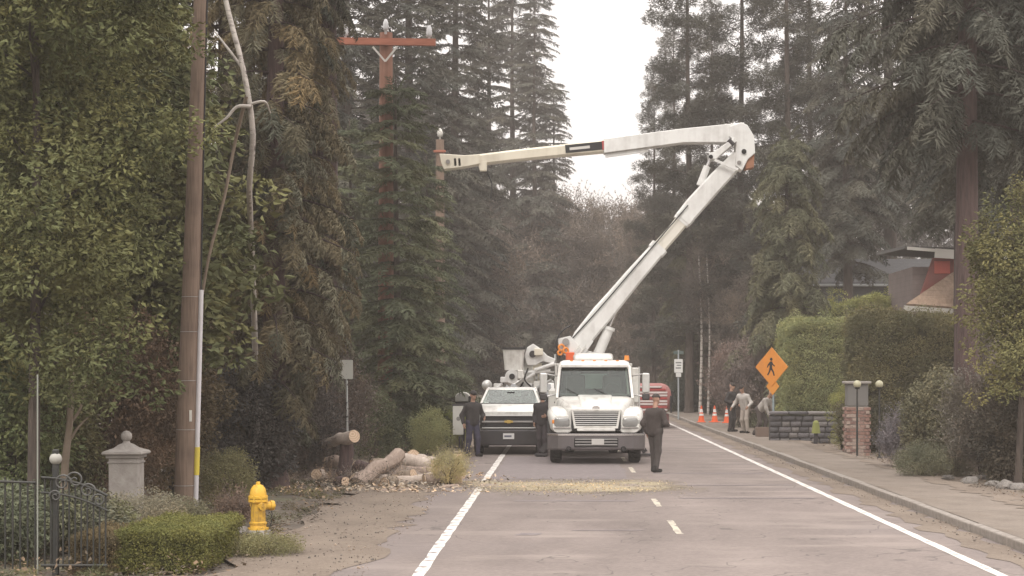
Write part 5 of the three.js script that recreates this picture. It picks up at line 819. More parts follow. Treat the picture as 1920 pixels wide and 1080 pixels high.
  mesh('pedestal', M(loft([ringXZ(0.9, zb - 0.45, zb + 0.45, 0.05, 1.0), ringXZ(0.78, zb - 0.4, zb + 0.4, 0.05, 2.1), ringXZ(0.62, zb - 0.32, zb + 0.32, 0.05, 2.45)])), MAT.boomWhite, t); mesh('rotation_bearing', M(new THREE.CylinderGeometry(0.44, 0.44, 0.12, 28).translate(0, 2.52, zb)), MAT.steel, t);
  const tu = mesh('turret', M(plate([[-0.95, 3.22], [-0.62, 3.3], [-0.3, 2.95], [0.3, 2.75], [0.36, 2.58], [-0.5, 2.58], [-0.92, 2.9]], 0.06, 0.008).translate(0, 0, zb + 0.3), plate([[-0.95, 3.22], [-0.62, 3.3], [-0.3, 2.95], [0.3, 2.75], [0.36, 2.58], [-0.5, 2.58], [-0.92, 2.9]], 0.06, 0.008).translate(0, 0, zb - 0.3), box(0.85, 0.06, 0.6, -0.05, 2.62, zb)), MAT.boomWhite, t); tu.userData.kind = 'stuff';
  mesh('pivot_pin', M(rod(V(-0.74, 3.14, zb - 0.42), V(-0.74, 3.14, zb + 0.42), 0.1)), MAT.steel, tu);
  for (const [x, y, r] of [[-0.86, 2.98, 0.08], [-0.74, 2.9, 0.07], [-0.9, 2.84, 0.06]]) mesh('hose_coil', M(new THREE.TorusGeometry(r, 0.03, 7, 18).rotateY(0.3).translate(x, y, zb + 0.42)), MAT.amber, tu);
  mesh('hose', M(tubeAlong([V(-0.9, 2.7, zb + 0.4), V(-1.0, 3.1, zb + 0.4), V(-0.86, 3.42, zb + 0.36), V(-0.6, 3.6, zb + 0.33)], 0.024, 0.024, 6, 16)), MAT.black, tu); mesh('valve_block', M(box(0.24, 0.22, 0.14, -0.62, 2.74, zb + 0.42)), MAT.orange, tu); mesh('control_lever', M(rod(V(-0.55, 2.8, zb + 0.45), V(-0.35, 3.05, zb + 0.45), 0.02), rod(V(-0.4, 2.75, zb + 0.45), V(-0.2, 3.0, zb + 0.45), 0.02)), MAT.white, tu).userData.kind = 'stuff';
  // lower boom in stepped sections
  const along = (pts, w, hs) => loft(pts.map((p, i) => { const a = pts[Math.max(0, i - 1)], b = pts[Math.min(pts.length - 1, i + 1)], d = b.clone().sub(a).normalize(), u = V(-d.y, d.x, 0); const h = hs[i] / 2, ww = w / 2, c = 0.05; return [[h - c, ww], [h, ww - c], [h, -ww + c], [h - c, -ww], [-h + c, -ww], [-h, -ww + c], [-h, ww - c], [-h + c, ww]].map(([q, z]) => p.clone().addScaledVector(u, q).add(V(0, 0, z))); }));
  const k = DB / F; const lb = mesh('lower_boom', M(along([lp(1078, 652), lp(1092, 634), lp(1128, 590), lp(1152, 562), lp(1187, 520), lp(1238, 462)], 0.44, [27 * k, 37 * k, 39 * k, 37 * k, 34 * k, 30 * k])), MAT.boomWhite, t);
  mesh('insulating_section', M(along([lp(1230, 471), lp(1262, 435), lp(1290, 400)], 0.38, [26 * k, 25 * k, 27 * k])), MAT.boomCream, lb);
  mesh('boom_head', M(along([lp(1276, 417), lp(1300, 388), lp(1345, 338), lp(1386, 296)], 0.42, [33 * k, 36 * k, 34 * k, 31 * k])), MAT.boomWhite, lb);
  for (const [x, y] of [[1233, 467], [1284, 408]]) mesh('collar', M(along([lp(x - 4, y + 4.6), lp(x + 4, y - 4.6)], 0.46, [35 * k, 35 * k])), MAT.boomWhite, lb);
  mesh('boom_cable', M(tubeAlong([lp(1068, 640, 0.25), lp(1120, 583, 0.27), lp(1200, 490, 0.27), lp(1290, 385, 0.27)], 0.018, 0.018, 5, 12)), MAT.black, lb);
  mesh('lift_cylinder', M(rod(lp(1120, 668), lp(1142, 616), 0.15, 0.14, 18), rod(lp(1141, 619), lp(1143, 613), 0.17, 0.17, 18)), MAT.boomWhite, t); mesh('cylinder_rod', M(rod(lp(1142, 616), lp(1157, 582), 0.06)), MAT.chrome, t);
  mesh('support_link', M(bar(lp(1092, 664, 0.38), lp(1110, 638, 0.38), 0.06, 0.1)), MAT.boomWhite, t);
  // elbow and upper boom
  const ub0 = 0.0, prof = (pts, th, dz) => { const q = pts.map(([x, y]) => { const w = lp(x, y); return [w.x, w.y]; }); return plate(q, th, 0.015).translate(0, 0, zb + dz); };
  const ub = mesh('upper_boom', M(prof([[1133, 263], [1280, 244], [1392, 233], [1397, 240], [1390, 268], [1282, 268], [1215, 277], [1133, 288]], 0.44, 0.0)), MAT.boomWhite, t);
  mesh('elbow', M(prof([[1388, 233], [1399, 238], [1411, 258], [1413, 289], [1400, 300], [1389, 321], [1378, 312], [1379, 270], [1366, 258], [1368, 240]], 0.54, 0.0)), MAT.boomWhite, ub); mesh('elbow_pin', M(rod(lp(1395, 284, -0.36), lp(1395, 284, 0.33), 0.07)), MAT.black, ub); mesh('elbow_pin', M(rod(lp(1386, 305, -0.36), lp(1386, 305, 0.32), 0.06)), MAT.steel, ub);
  mesh('elbow_cover', M(prof([[1397, 290], [1412, 291], [1411, 315], [1397, 318]], 0.4, 0.0)), std({ map: dirty([0.36, 0.17, 0.1], [0.2, 0.12, 0.09], 0.5) }), ub);
  for (const y of [[0.3, 1], [-0.3, 2]]) mesh('linkage', M(prof([[1328, 290], [1336, 289], [1374, 262], [1378, 268], [1340, 300], [1330, 300]], 0.05, y[0])), MAT.boomWhite, t);
  mesh('linkage', M(bar(lp(1340, 300, 0.36), lp(1384, 318, 0.36), 0.05, 0.07)), MAT.boomWhite, t); mesh('elbow_cylinder', M(rod(lp(1312, 348), lp(1326, 312), 0.1, 0.1, 14)), MAT.boomWhite, t); mesh('elbow_rod', M(rod(lp(1326, 312), lp(1335, 291), 0.045)), MAT.chrome, t); mesh('elbow_joint', M(rod(lp(1333, 294, -0.34), lp(1333, 294, 0.36), 0.06)), MAT.black, t);
  mesh('compensation_rod', M(rod(lp(1366, 262, 0.3), lp(1376, 272, 0.3), 0.07)), MAT.darkGrey, ub);
  mesh('underslung_rail', M(bar(lp(1215, 281, 0.1), lp(1135, 292, 0.1), 0.1, 0.1)), MAT.boomWhite, ub);
  const fg = mesh('fibreglass_section', M(along([lp(1140, 274.5), lp(1055, 283), lp(960, 293), lp(868, 304)], 0.34, [24 * k, 22 * k, 21 * k, 20 * k])), MAT.cream, t);
  const lab = (x0, x1, ya, yb, hh, mat, dz, nm) => mesh(nm, M(bar(lp(x0, ya, dz), lp(x1, yb, dz), 0.006, hh)), mat, fg);
  lab(1060, 1131, 279.5, 272.5, 15 * k, MAT.black, 0.183, 'decal_band'); lab(1068, 1106, 279.2, 275.3, 5 * k, std({ color: lin(0.6, 0.58, 0.55) }), 0.19, 'decal_stripe'); lab(1129, 1136, 272.6, 272, 17 * k, MAT.red, 0.19, 'decal_end');
  const tip = mesh('tip_bracket', M(prof([[826, 291], [846, 292], [872, 294], [900, 292], [900, 308], [880, 312], [862, 315], [834, 318], [829, 306]], 0.4, 0.0)), MAT.cream, fg);
  for (const x of [853, 861]) mesh('tip_slot', M(bar(lp(x, 297, 0.21), lp(x + 1, 311, 0.21), 0.01, 0.06)), MAT.black, tip);
  mesh('tip_plate', M(prof([[897, 306], [913, 304], [912, 321], [901, 321]], 0.12, 0.1)), MAT.cream, tip); mesh('leveling_pin', M(rod(lp(840, 303, -0.3), lp(840, 303, 0.28), 0.06)), MAT.steel, tip);
  mesh('boom_tip_hose', M(tubeAlong([lp(912, 320), lp(922, 345, 0.05), lp(920, 372, 0.1)], 0.02, 0.014, 5, 10)), MAT.black, tip);
}
// pickup on the shoulder, facing +z
{
  const D = 47.6, t = thing('pickup_truck', 'white pickup with dark grille parked left of the bucket truck', 'pickup', [-1.43, 0, -D]);
  mesh('hood', M(loft([ringXY(1.82, 0.8, 1.4, 0.1, -1.5), ringXY(1.84, 0.8, 1.37, 0.12, -0.9), ringXY(1.84, 0.8, 1.3, 0.12, -0.35), ringXY(1.8, 0.82, 1.2, 0.1, -0.08)])), MAT.white, t);
  const body = mesh('body', M(loft([ringXY(1.94, 0.5, 1.16, 0.1, -0.2), ringXY(1.98, 0.5, 1.22, 0.1, -1.0), ringXY(1.98, 0.5, 1.32, 0.1, -1.6), ringXY(1.98, 0.5, 1.36, 0.08, -5.7)])), MAT.white, t);
  const gr = mesh('grille', M(loft([ringXY(1.62, 0.72, 1.11, 0.08, -0.14), ringXY(1.6, 0.73, 1.1, 0.08, -0.01)])), MAT.black, t);
  for (const y of [1.09, 0.92, 0.745]) mesh('grille_bar', M(box(1.5, y === 0.92 ? 0.05 : 0.03, 0.04, 0, y, 0.0, 0.01)), y === 0.92 ? MAT.steel : MAT.silver, gr); mesh('badge', M(box(0.24, 0.06, 0.012, 0, 0.92, 0.024, 0.004), box(0.1, 0.09, 0.012, 0, 0.92, 0.0245, 0.004)), MAT.gold, gr).userData.kind = 'stuff';
  for (const s of [-1, 1]) {
    const hl = mesh('headlight', M(loft([ringXY(0.34, 0.96, 1.12, 0.04, -0.2, s * 0.8), ringXY(0.3, 0.97, 1.11, 0.04, -0.03, s * 0.79)]), box(0.28, 0.1, 0.1, s * 0.8, 0.84, -0.06, 0.02)), MAT.lens, t); hl.userData.kind = 'stuff';
    wheelParts(t, s * 0.87, 0.4, -0.98, 0.4, 0.26, MAT.steel, s); wheelParts(t, s * 0.87, 0.4, -4.6, 0.4, 0.26, MAT.steel, s);
    mesh('wheel_arch', M(new THREE.TorusGeometry(0.47, 0.05, 6, 18, Math.PI).rotateY(Math.PI / 2).translate(s * 0.97, 0.42, -0.98)), MAT.black, t);
    mesh('mirror', M(box(0.2, 0.24, 0.09, s * 1.12, 1.5, -1.75, 0.04), rod(V(s * 0.94, 1.42, -1.75), V(s * 1.08, 1.46, -1.75), 0.03)), MAT.black, t);
    mesh('front_pillar', M(bar(V(s * 0.86, 1.36, -1.5), V(s * 0.68, 1.8, -2.2), 0.09, 0.06)), MAT.white, t); mesh('rear_pillar', M(bar(V(s * 0.88, 1.34, -3.6), V(s * 0.7, 1.8, -3.4), 0.3, 0.07)), MAT.white, t); mesh('door', M(box(0.02, 0.62, 1.0, s * 0.992, 0.98, -2.2, 0.01)), MAT.white, t);
    mesh('side_window', loft([[V(s * 0.9, 1.37, -1.65), V(s * 0.9, 1.37, -3.45), V(s * 0.715, 1.78, -3.3), V(s * 0.715, 1.78, -2.2)], [V(s * 0.894, 1.37, -1.65), V(s * 0.894, 1.37, -3.45), V(s * 0.709, 1.78, -3.3), V(s * 0.709, 1.78, -2.2)]], true), MAT.glass, t);
  }
  mesh('bumper', M(loft([[-0.99, -0.22], [-0.94, 0.0], [0, 0.08], [0.94, 0.0], [0.99, -0.22]].map(([x, z]) => [V(x, 0.26, z - 0.02), V(x, 0.3, z), V(x, 0.66, z), V(x, 0.7, z - 0.03), V(x, 0.7, z - 0.2), V(x, 0.26, z - 0.2)]), true)), MAT.darkGrey, t);
  const lp = mesh('licence_plate', M(box(0.31, 0.16, 0.012, 0, 0.52, 0.09, 0.004)), std({ color: lin(0.68, 0.67, 0.66) }), t); mesh('plate_mark', M(box(0.2, 0.05, 0.004, -0.02, 0.52, 0.099, 0)), std({ color: lin(0.15, 0.16, 0.2) }), lp);
  mesh('roof', M(loft([ringXZ(1.42, -3.42, -2.18, 0.1, 1.785), ringXZ(1.4, -3.4, -2.2, 0.1, 1.83), ringXZ(1.2, -3.2, -2.36, 0.12, 1.86)])), MAT.white, t);
  const w = (x, f, o = 0) => V(x * (1 - 0.2 * f), 1.39 + 0.4 * f, -1.49 - 0.7 * f + o);
  mesh('windshield', loft([[w(-0.84, 0), w(0.84, 0), w(0.84, 1), w(-0.84, 1)], [w(-0.84, 0, 0.008), w(0.84, 0, 0.008), w(0.84, 1, 0.008), w(-0.84, 1, 0.008)]], true), MAT.glass, t); mesh('cowl', M(bar(w(-0.84, 0, 0.03), w(0.84, 0, 0.03), 0.1, 0.05)), MAT.black, t);
  mesh('rear_wall', M(box(1.4, 0.44, 0.03, 0, 1.58, -3.38)), MAT.darkGrey, t); mesh('rear_glass', M(box(1.1, 0.26, 0.01, 0, 1.62, -3.36, 0.002)), phys({ color: lin(0.3, 0.3, 0.28), roughness: 0.15, clearcoat: 1 }), t); for (const x of [-0.4, 0.4]) mesh('seat', M(box(0.46, 0.5, 0.14, x, 1.35, -2.9, 0.05), box(0.24, 0.16, 0.1, x, 1.68, -2.92, 0.04)), MAT.seat, t);
  mesh('rear_view_mirror', M(box(0.22, 0.07, 0.03, 0, 1.7, -2.05)), MAT.black, t); mesh('dashboard', M(box(1.6, 0.1, 0.3, 0, 1.36, -1.8, 0.04)), MAT.seat, t);
}
// second lift truck behind the pickup
{
  const D = 59, X0 = px(990, D), t = thing('lift_truck', 'grey white lift truck with folded arms and bucket behind the pickup', 'truck', [X0, 0, -D]), s = D / F, P = (x, y, z = 0) => { const q = at(x, y, D - z); return V(q.x - X0, q.y, z); };
  mesh('chassis', M(box(2.2, 0.25, 6.4, 0, 0.8, -3.6)), MAT.darkGrey, t); mesh('cab', M(loft([ringXZ(2.0, -2.2, -0.2, 0.12, 0.6), ringXZ(2.02, -2.2, -0.1, 0.12, 1.3), ringXZ(1.8, -2.1, -0.9, 0.12, 1.95), ringXZ(1.7, -2.0, -1.0, 0.12, 2.02)])), MAT.white, t);
  mesh('windshield', loft([[V(-0.85, 1.36, -0.14), V(0.85, 1.36, -0.14), V(0.78, 1.88, -0.82), V(-0.78, 1.88, -0.82)], [V(-0.85, 1.38, -0.12), V(0.85, 1.38, -0.12), V(0.78, 1.9, -0.8), V(-0.78, 1.9, -0.8)]], true), phys({ color: lin(0.08, 0.085, 0.085), roughness: 0.08, clearcoat: 1 }), t);
  for (const q of [-1, 1]) { wheelParts(t, q * 0.9, 0.46, -0.9, 0.46, 0.28, MAT.steel, q); wheelParts(t, q * 0.9, 0.46, -5.4, 0.46, 0.28, MAT.steel, q); mesh('tool_body', M(box(0.5, 0.85, 4, q * 0.88, 1.3, -4.8, 0.03)), MAT.white, t); }
  // bucket, knuckle and folded arms
  mesh('bucket', M(loft([ringXZ(0.62, 0.05, 0.7, 0.1, P(0, 694).y), ringXZ(0.72, 0, 0.75, 0.1, P(0, 662).y), ringXZ(0.78, -0.03, 0.78, 0.1, P(0, 655).y)])), MAT.white, t).position.x = P(964, 0).x;
  mesh('bucket_rim', M(loft([ringXZ(0.82, -0.05, 0.8, 0.1, P(0, 656).y), ringXZ(0.82, -0.05, 0.8, 0.1, P(0, 652).y)])), MAT.black, t).position.x = P(964, 0).x;
  const knuckle = plate([[984, 668], [990, 652], [1000, 646], [1012, 654], [1026, 668], [1040, 674], [1038, 682], [1018, 676], [1004, 684], [990, 684]].map(([x, y]) => [P(x, y).x, P(x, y).y]), 0.4, 0.02);
  const kn = mesh('knuckle', M(knuckle), MAT.boomWhite, t); kn.position.z = 0.2; mesh('knuckle_pin', M(rod(P(999, 664, -0.05), P(999, 664, 0.28), 0.12, 0.12, 16)), MAT.darkGrey, kn);
  mesh('folded_arm', M(bar(P(990, 676, 0.1), P(990, 676, -5.2), 0.4, 0.4)), MAT.boomWhite, t); mesh('folded_arm', M(bar(P(1008, 690, 0.3), P(1008, 706, -5.2), 0.3, 0.34)), MAT.cream, t); mesh('pedestal', M(box(0.8, 1.9, 0.8, 0, 1.9, -5.2, 0.05)), MAT.boomWhite, t);
  mesh('cross_tube', M(rod(P(968, 700, 0.3), P(1032, 695, 0.3), 0.07)), MAT.boomWhite, t); mesh('leveling_link', M(bar(P(950, 720, 0.4), P(975, 690, 0.5), 0.2, 0.28, 0.16, 0.2)), MAT.boomWhite, t);
  mesh('link_drum', M(rod(P(960, 706, 0.3), P(960, 706, 0.75), 0.24, 0.24, 20)), MAT.boomWhite, t); mesh('drum_hub', M(rod(P(960, 706, 0.7), P(960, 706, 0.8), 0.1, 0.1, 16)), MAT.black, t); mesh('spot_lamp', M(new THREE.SphereGeometry(0.18, 16, 12).translate(...P(913, 722, 0.2))), MAT.silver, t); mesh('lamp_arm', M(rod(P(913, 724, 0.2), P(930, 738, -0.4), 0.05)), MAT.darkGrey, t);
  for (const [x, y, w, h, z, m] of [[935, 727, 0.34, 0.3, 0.1, 'white'], [985, 724, 0.5, 0.22, 0.2, 'silver'], [946, 712, 0.28, 0.2, 0.6, 'boomWhite'], [1008, 722, 0.3, 0.26, 0.2, 'white'], [924, 738, 0.5, 0.14, 0, 'silver'], [1010, 660, 0.3, 0.24, 0.5, 'cream'], [976, 702, 0.22, 0.3, 0.7, 'white'], [1000, 735, 0.4, 0.16, 0.3, 'darkGrey'], [957, 735, 0.4, 0.18, 0.2, 'boomWhite']]) { const q = P(x, y, z); mesh('equipment_box', M(box(w, h, 0.3, q.x, q.y, z, 0.03)), MAT[m], t); }
  for (const [a, b, c2, d2, r] of [[930, 730, 968, 700, 0.07], [968, 722, 1002, 700, 0.06], [985, 740, 1034, 712, 0.05], [940, 742, 952, 704, 0.05], [1003, 694, 1040, 682, 0.07], [975, 716, 1000, 742, 0.05]]) mesh('strut', M(rod(P(a, b, 0.35), P(c2, d2, 0.45), r)), r > 0.055 ? MAT.boomWhite : MAT.galv, t);
  for (const x of [1006, 1014, 1022]) mesh('rack_post', M(rod(P(x, 676, 0), P(x, 760, 0), 0.035)), MAT.galv, t); mesh('rack_post', M(rod(P(1041, 664, 0), P(1041, 766, 0), 0.04)), MAT.galv, t);
  for (const y of [682, 698, 716, 732]) mesh('rack_rail', M(rod(P(1002, y, 0), P(1041, y, 0), 0.03)), y === 698 ? MAT.white : MAT.galv, t); for (const y of [708, 728]) for (const x of [1006, 1014]) mesh('rack_clamp', M(box(0.12, 0.1, 0.1, P(x, y).x, P(x, y).y, 0.05)), MAT.silver, t);
  mesh('bucket_hose', M(tubeAlong([P(955, 690, 0.5), P(944, 712, 0.5), P(950, 732, 0.3), P(975, 726, 0.4), P(985, 705, 0.4)], 0.03, 0.03, 6, 22)), MAT.black, t); mesh('hydraulic_hose', M(tubeAlong([P(990, 690, 0.4), P(984, 712, 0.5), P(996, 726, 0.4), P(1003, 742, 0.2)], 0.03, 0.03, 6, 18)), MAT.black, t);
}
// red and white striped trailer half hidden beyond the bucket truck
{
  const D = 70, t = thing('striped_trailer', 'rounded red and white striped trailer half hidden behind the bucket truck', 'trailer', [px(1209, D), 0, -D]);
  mesh('shell', M(loft([ringXY(2.2, 0.62, 1.78, 0.3, -4.6), ringXY(2.28, 0.6, 1.86, 0.42, -1.0), ringXY(2.2, 0.6, 1.8, 0.45, -0.15), ringXY(1.9, 0.66, 1.6, 0.4, 0.0)], false)), std({ map: dirty([0.36, 0.15, 0.14], [0.2, 0.12, 0.1], 0.5) }), t);
  for (let k = 0; k < 9; k++) { const y = 0.74 + k * 0.118, w = y > 1.4 ? 0.96 * Math.sqrt(Math.max(0.1, 1 - ((y - 1.4) / 0.42) ** 2)) : 0.96; mesh('stripe', M(loft([ringXY(2 * w, y, y + 0.07, 0.02, -0.1), ringXY(2 * w * 0.95, y, y + 0.07, 0.02, 0.035)])), k % 3 === 1 ? MAT.red : std({ color: lin(0.62, 0.55, 0.53) }), t); }
  mesh('skirt', M(box(2.0, 0.34, 4.2, 0, 0.44, -2.2, 0.04)), MAT.redDark, t); for (const q of [-1, 1]) { wheelParts(t, q * 0.88, 0.34, -2.4, 0.34, 0.22, MAT.steel, q); mesh('tail_lamp', M(box(0.12, 0.1, 0.05, q * 0.8, 0.5, -0.06)), MAT.red, t); }
  mesh('rear_frame', M(box(0.08, 0.7, 0.1, 1.08, 1.0, -0.1), box(0.08, 0.5, 0.06, 1.14, 1.3, -0.2)), MAT.black, t).userData.kind = 'stuff';
}

// ------------------------------------------------------------------ people
function netMesh(f, lo, hi, cell) {
  if (!lo) { lo = f.bb.min.toArray(); hi = f.bb.max.toArray(); }           // surface nets of a distance field
  const n = [0, 1, 2].map((i) => Math.ceil((hi[i] - lo[i]) / cell) + 1), [nx, ny, nz] = n, v = new Float32Array(nx * ny * nz), id = new Int32Array(nx * ny * nz).fill(-1), pos = [], idx = [];
  for (let k = 0, q = 0; k < nz; k++) for (let j = 0; j < ny; j++) for (let i = 0; i < nx; i++, q++) v[q] = f(lo[0] + i * cell, lo[1] + j * cell, lo[2] + k * cell);
  const at3 = (i, j, k) => i + nx * (j + ny * k);
  for (let k = 0; k < nz - 1; k++) for (let j = 0; j < ny - 1; j++) for (let i = 0; i < nx - 1; i++) {
    let m = 0; const c = []; for (let b = 0; b < 8; b++) { const w = v[at3(i + (b & 1), j + (b >> 1 & 1), k + (b >> 2))]; c.push(w); if (w < 0) m |= 1 << b; } if (m === 0 || m === 255) continue;
    let x = 0, y = 0, z = 0, t = 0; for (let a = 0; a < 8; a++) for (const d of [1, 2, 4]) { const b = a | d; if (b === a || (c[a] < 0) === (c[b] < 0)) continue; const s = c[a] / (c[a] - c[b]); x += (a & 1) + (d === 1 ? s : 0); y += (a >> 1 & 1) + (d === 2 ? s : 0); z += (a >> 2) + (d === 4 ? s : 0); t++; }
    id[at3(i, j, k)] = pos.length / 3; pos.push(lo[0] + (i + x / t) * cell, lo[1] + (j + y / t) * cell, lo[2] + (k + z / t) * cell);
  }
  for (let k = 1; k < nz - 1; k++) for (let j = 1; j < ny - 1; j++) for (let i = 1; i < nx - 1; i++) {
    const a = v[at3(i, j, k)] < 0;
    for (const [d, u, w] of [[[1, 0, 0], [0, 1, 0], [0, 0, 1]], [[0, 1, 0], [0, 0, 1], [1, 0, 0]], [[0, 0, 1], [1, 0, 0], [0, 1, 0]]]) {
      if (a === (v[at3(i + d[0], j + d[1], k + d[2])] < 0)) continue;
      const g = (p, q) => id[at3(i - p * u[0] - q * w[0], j - p * u[1] - q * w[1], k - p * u[2] - q * w[2])], A = g(0, 0), B = g(1, 0), C = g(1, 1), Dd = g(0, 1); if (Math.min(A, B, C, Dd) < 0) continue;
      a ? idx.push(A, B, C, A, C, Dd) : idx.push(A, C, B, A, Dd, C);
    }
  }
  const g = new THREE.BufferGeometry(); g.setAttribute('position', new THREE.Float32BufferAttribute(pos, 3)); g.setIndex(idx); g.computeVertexNormals(); return uv0(g);
}
const caps = (a, b, r0, r1) => { const R = Math.max(r0, r1) + 0.03, bb = new THREE.Box3().setFromPoints([a, b]).expandByScalar(R); const ax = a.x, ay = a.y, az = a.z, dx = b.x - ax, dy = b.y - ay, dz = b.z - az, L = dx * dx + dy * dy + dz * dz || 1e-9; const f = (x, y, z) => { const t = Math.min(1, Math.max(0, ((x - ax) * dx + (y - ay) * dy + (z - az) * dz) / L)), u = x - ax - t * dx, v = y - ay - t * dy, w = z - az - t * dz; return Math.sqrt(u * u + v * v + w * w) - (r0 + (r1 - r0) * t); }; f.bb = bb; return f; };
const ell = (c, r) => (x, y, z) => { const u = (x - c.x) / r.x, v = (y - c.y) / r.y, w = (z - c.z) / r.z, q = Math.sqrt(u * u + v * v + w * w); return (q - 1) * Math.min(r.x, r.y, r.z); };
const union = (fs, k) => { const f = (x, y, z) => { let d = 9; for (const f of fs) { const e = f(x, y, z); if (k <= 0) { if (e < d) d = e; } else { const h = Math.max(0, k - Math.abs(d - e)) / k; d = Math.min(d, e) - h * h * k / 4; } } return d; }; if (fs.every((q) => q.bb)) f.bb = fs.reduce((t, q) => t.union(q.bb), new THREE.Box3()); return f; };
const handGeo = (() => {
  const fs = [ell(V(0, -0.05, 0), V(0.016, 0.052, 0.042)), caps(V(0, 0.02, 0), V(0, -0.03, 0), 0.026, 0.026)];
  [[0.03, 0.068], [0.011, 0.078], [-0.009, 0.072], [-0.028, 0.056]].forEach(([z, L], i) => { let p = V(0, -0.085, z), a = 0.2; for (let k = 0; k < 3; k++) { const q = p.clone().add(V(-Math.sin(a), -Math.cos(a), z * 0.6).normalize().multiplyScalar(L * [0.45, 0.32, 0.23][k])); fs.push(caps(p, q, 0.0095 - k * 0.001, 0.0088 - k * 0.001)); p = q; a += 0.42 + i * 0.05; } });
  fs.push(caps(V(0, -0.025, 0.03), V(-0.012, -0.055, 0.062), 0.014, 0.011), caps(V(-0.012, -0.055, 0.062), V(-0.022, -0.085, 0.066), 0.011, 0.009));
  const L = netMesh(union(fs, 0.008), [-0.09, -0.2, -0.07], [0.05, 0.06, 0.1], 0.004), Rr = L.clone().scale(-1, 1, 1); const ix = Rr.index.array; for (let i = 0; i < ix.length; i += 3) { const t = ix[i]; ix[i] = ix[i + 1]; ix[i + 1] = t; } return [L, Rr];
})();
const skull = [ell(V(0, 0.03, -0.01), V(0.076, 0.095, 0.098)), ell(V(0, -0.045, 0.03), V(0.055, 0.07, 0.062))];
const headGeo = (() => {
  const base = union([...skull, caps(V(0, 0.015, 0.085), V(0, -0.02, 0.108), 0.008, 0.014), ell(V(0.078, -0.005, -0.01), V(0.012, 0.032, 0.02)), ell(V(-0.078, -0.005, -0.01), V(0.012, 0.032, 0.02)), caps(V(-0.022, -0.058, 0.086), V(0.022, -0.058, 0.086), 0.007, 0.007), ell(V(0, -0.1, 0.05), V(0.03, 0.022, 0.03)), caps(V(0, -0.05, -0.02), V(0, -0.19, -0.035), 0.052, 0.058)], 0.018);
  const eyes = [-1, 1].map((s) => ell(V(s * 0.032, 0.012, 0.096), V(0.02, 0.013, 0.02)));
  return netMesh((x, y, z) => Math.max(base(x, y, z), -Math.min(eyes[0](x, y, z), eyes[1](x, y, z))), [-0.11, -0.22, -0.13], [0.11, 0.15, 0.14], 0.006);
})();
const hairGeo = netMesh((x, y, z) => Math.max(union(skull, 0.02)(x, y, z) - 0.013, -(y - 0.035 + (z > 0 ? 0.35 * z : 0.9 * z))), [-0.12, -0.16, -0.14], [0.12, 0.16, 0.14], 0.007);
const capGeo = M(netMesh((x, y, z) => Math.max(union(skull, 0.02)(x, y, z) - 0.016, 0.05 - y), [-0.12, 0.02, -0.14], [0.12, 0.17, 0.14], 0.007), new THREE.CylinderGeometry(0.075, 0.075, 0.012, 20, 1, false, -1.5, 3.0).scale(1, 1, 1.2).translate(0, 0.055, 0.06));
const hatGeo = M(netMesh((x, y, z) => Math.max(union(skull, 0.02)(x, y, z * 0.95) - 0.03, 0.045 - y), [-0.14, 0.02, -0.17], [0.14, 0.18, 0.16], 0.007), new THREE.CylinderGeometry(0.135, 0.14, 0.012, 24).scale(0.92, 1, 1.12).translate(0, 0.05, 0.005));
const eyeGeo = new THREE.SphereGeometry(0.0125, 10, 8);
const clothMap = dirty([0.95, 0.95, 0.95], [0.5, 0.48, 0.46], 0.6, 0.7), cloth = (c) => std({ color: lin(...c), map: clothMap, roughness: 0.95, bumpMap: grain, bumpScale: 0.006 });
function ik(a, b, l1, l2, pole) { const d = b.clone().sub(a); let L = d.length(); const e = Math.min(L, l1 + l2 - 0.004); d.normalize(); b = a.clone().addScaledVector(d, e); const x = (l1 * l1 - l2 * l2 + e * e) / (2 * e), h = Math.sqrt(Math.max(0, l1 * l1 - x * x)), p = pole.clone().addScaledVector(d, -pole.dot(d)).normalize(); return [a.clone().addScaledVector(d, x).addScaledVector(p, h), b]; }
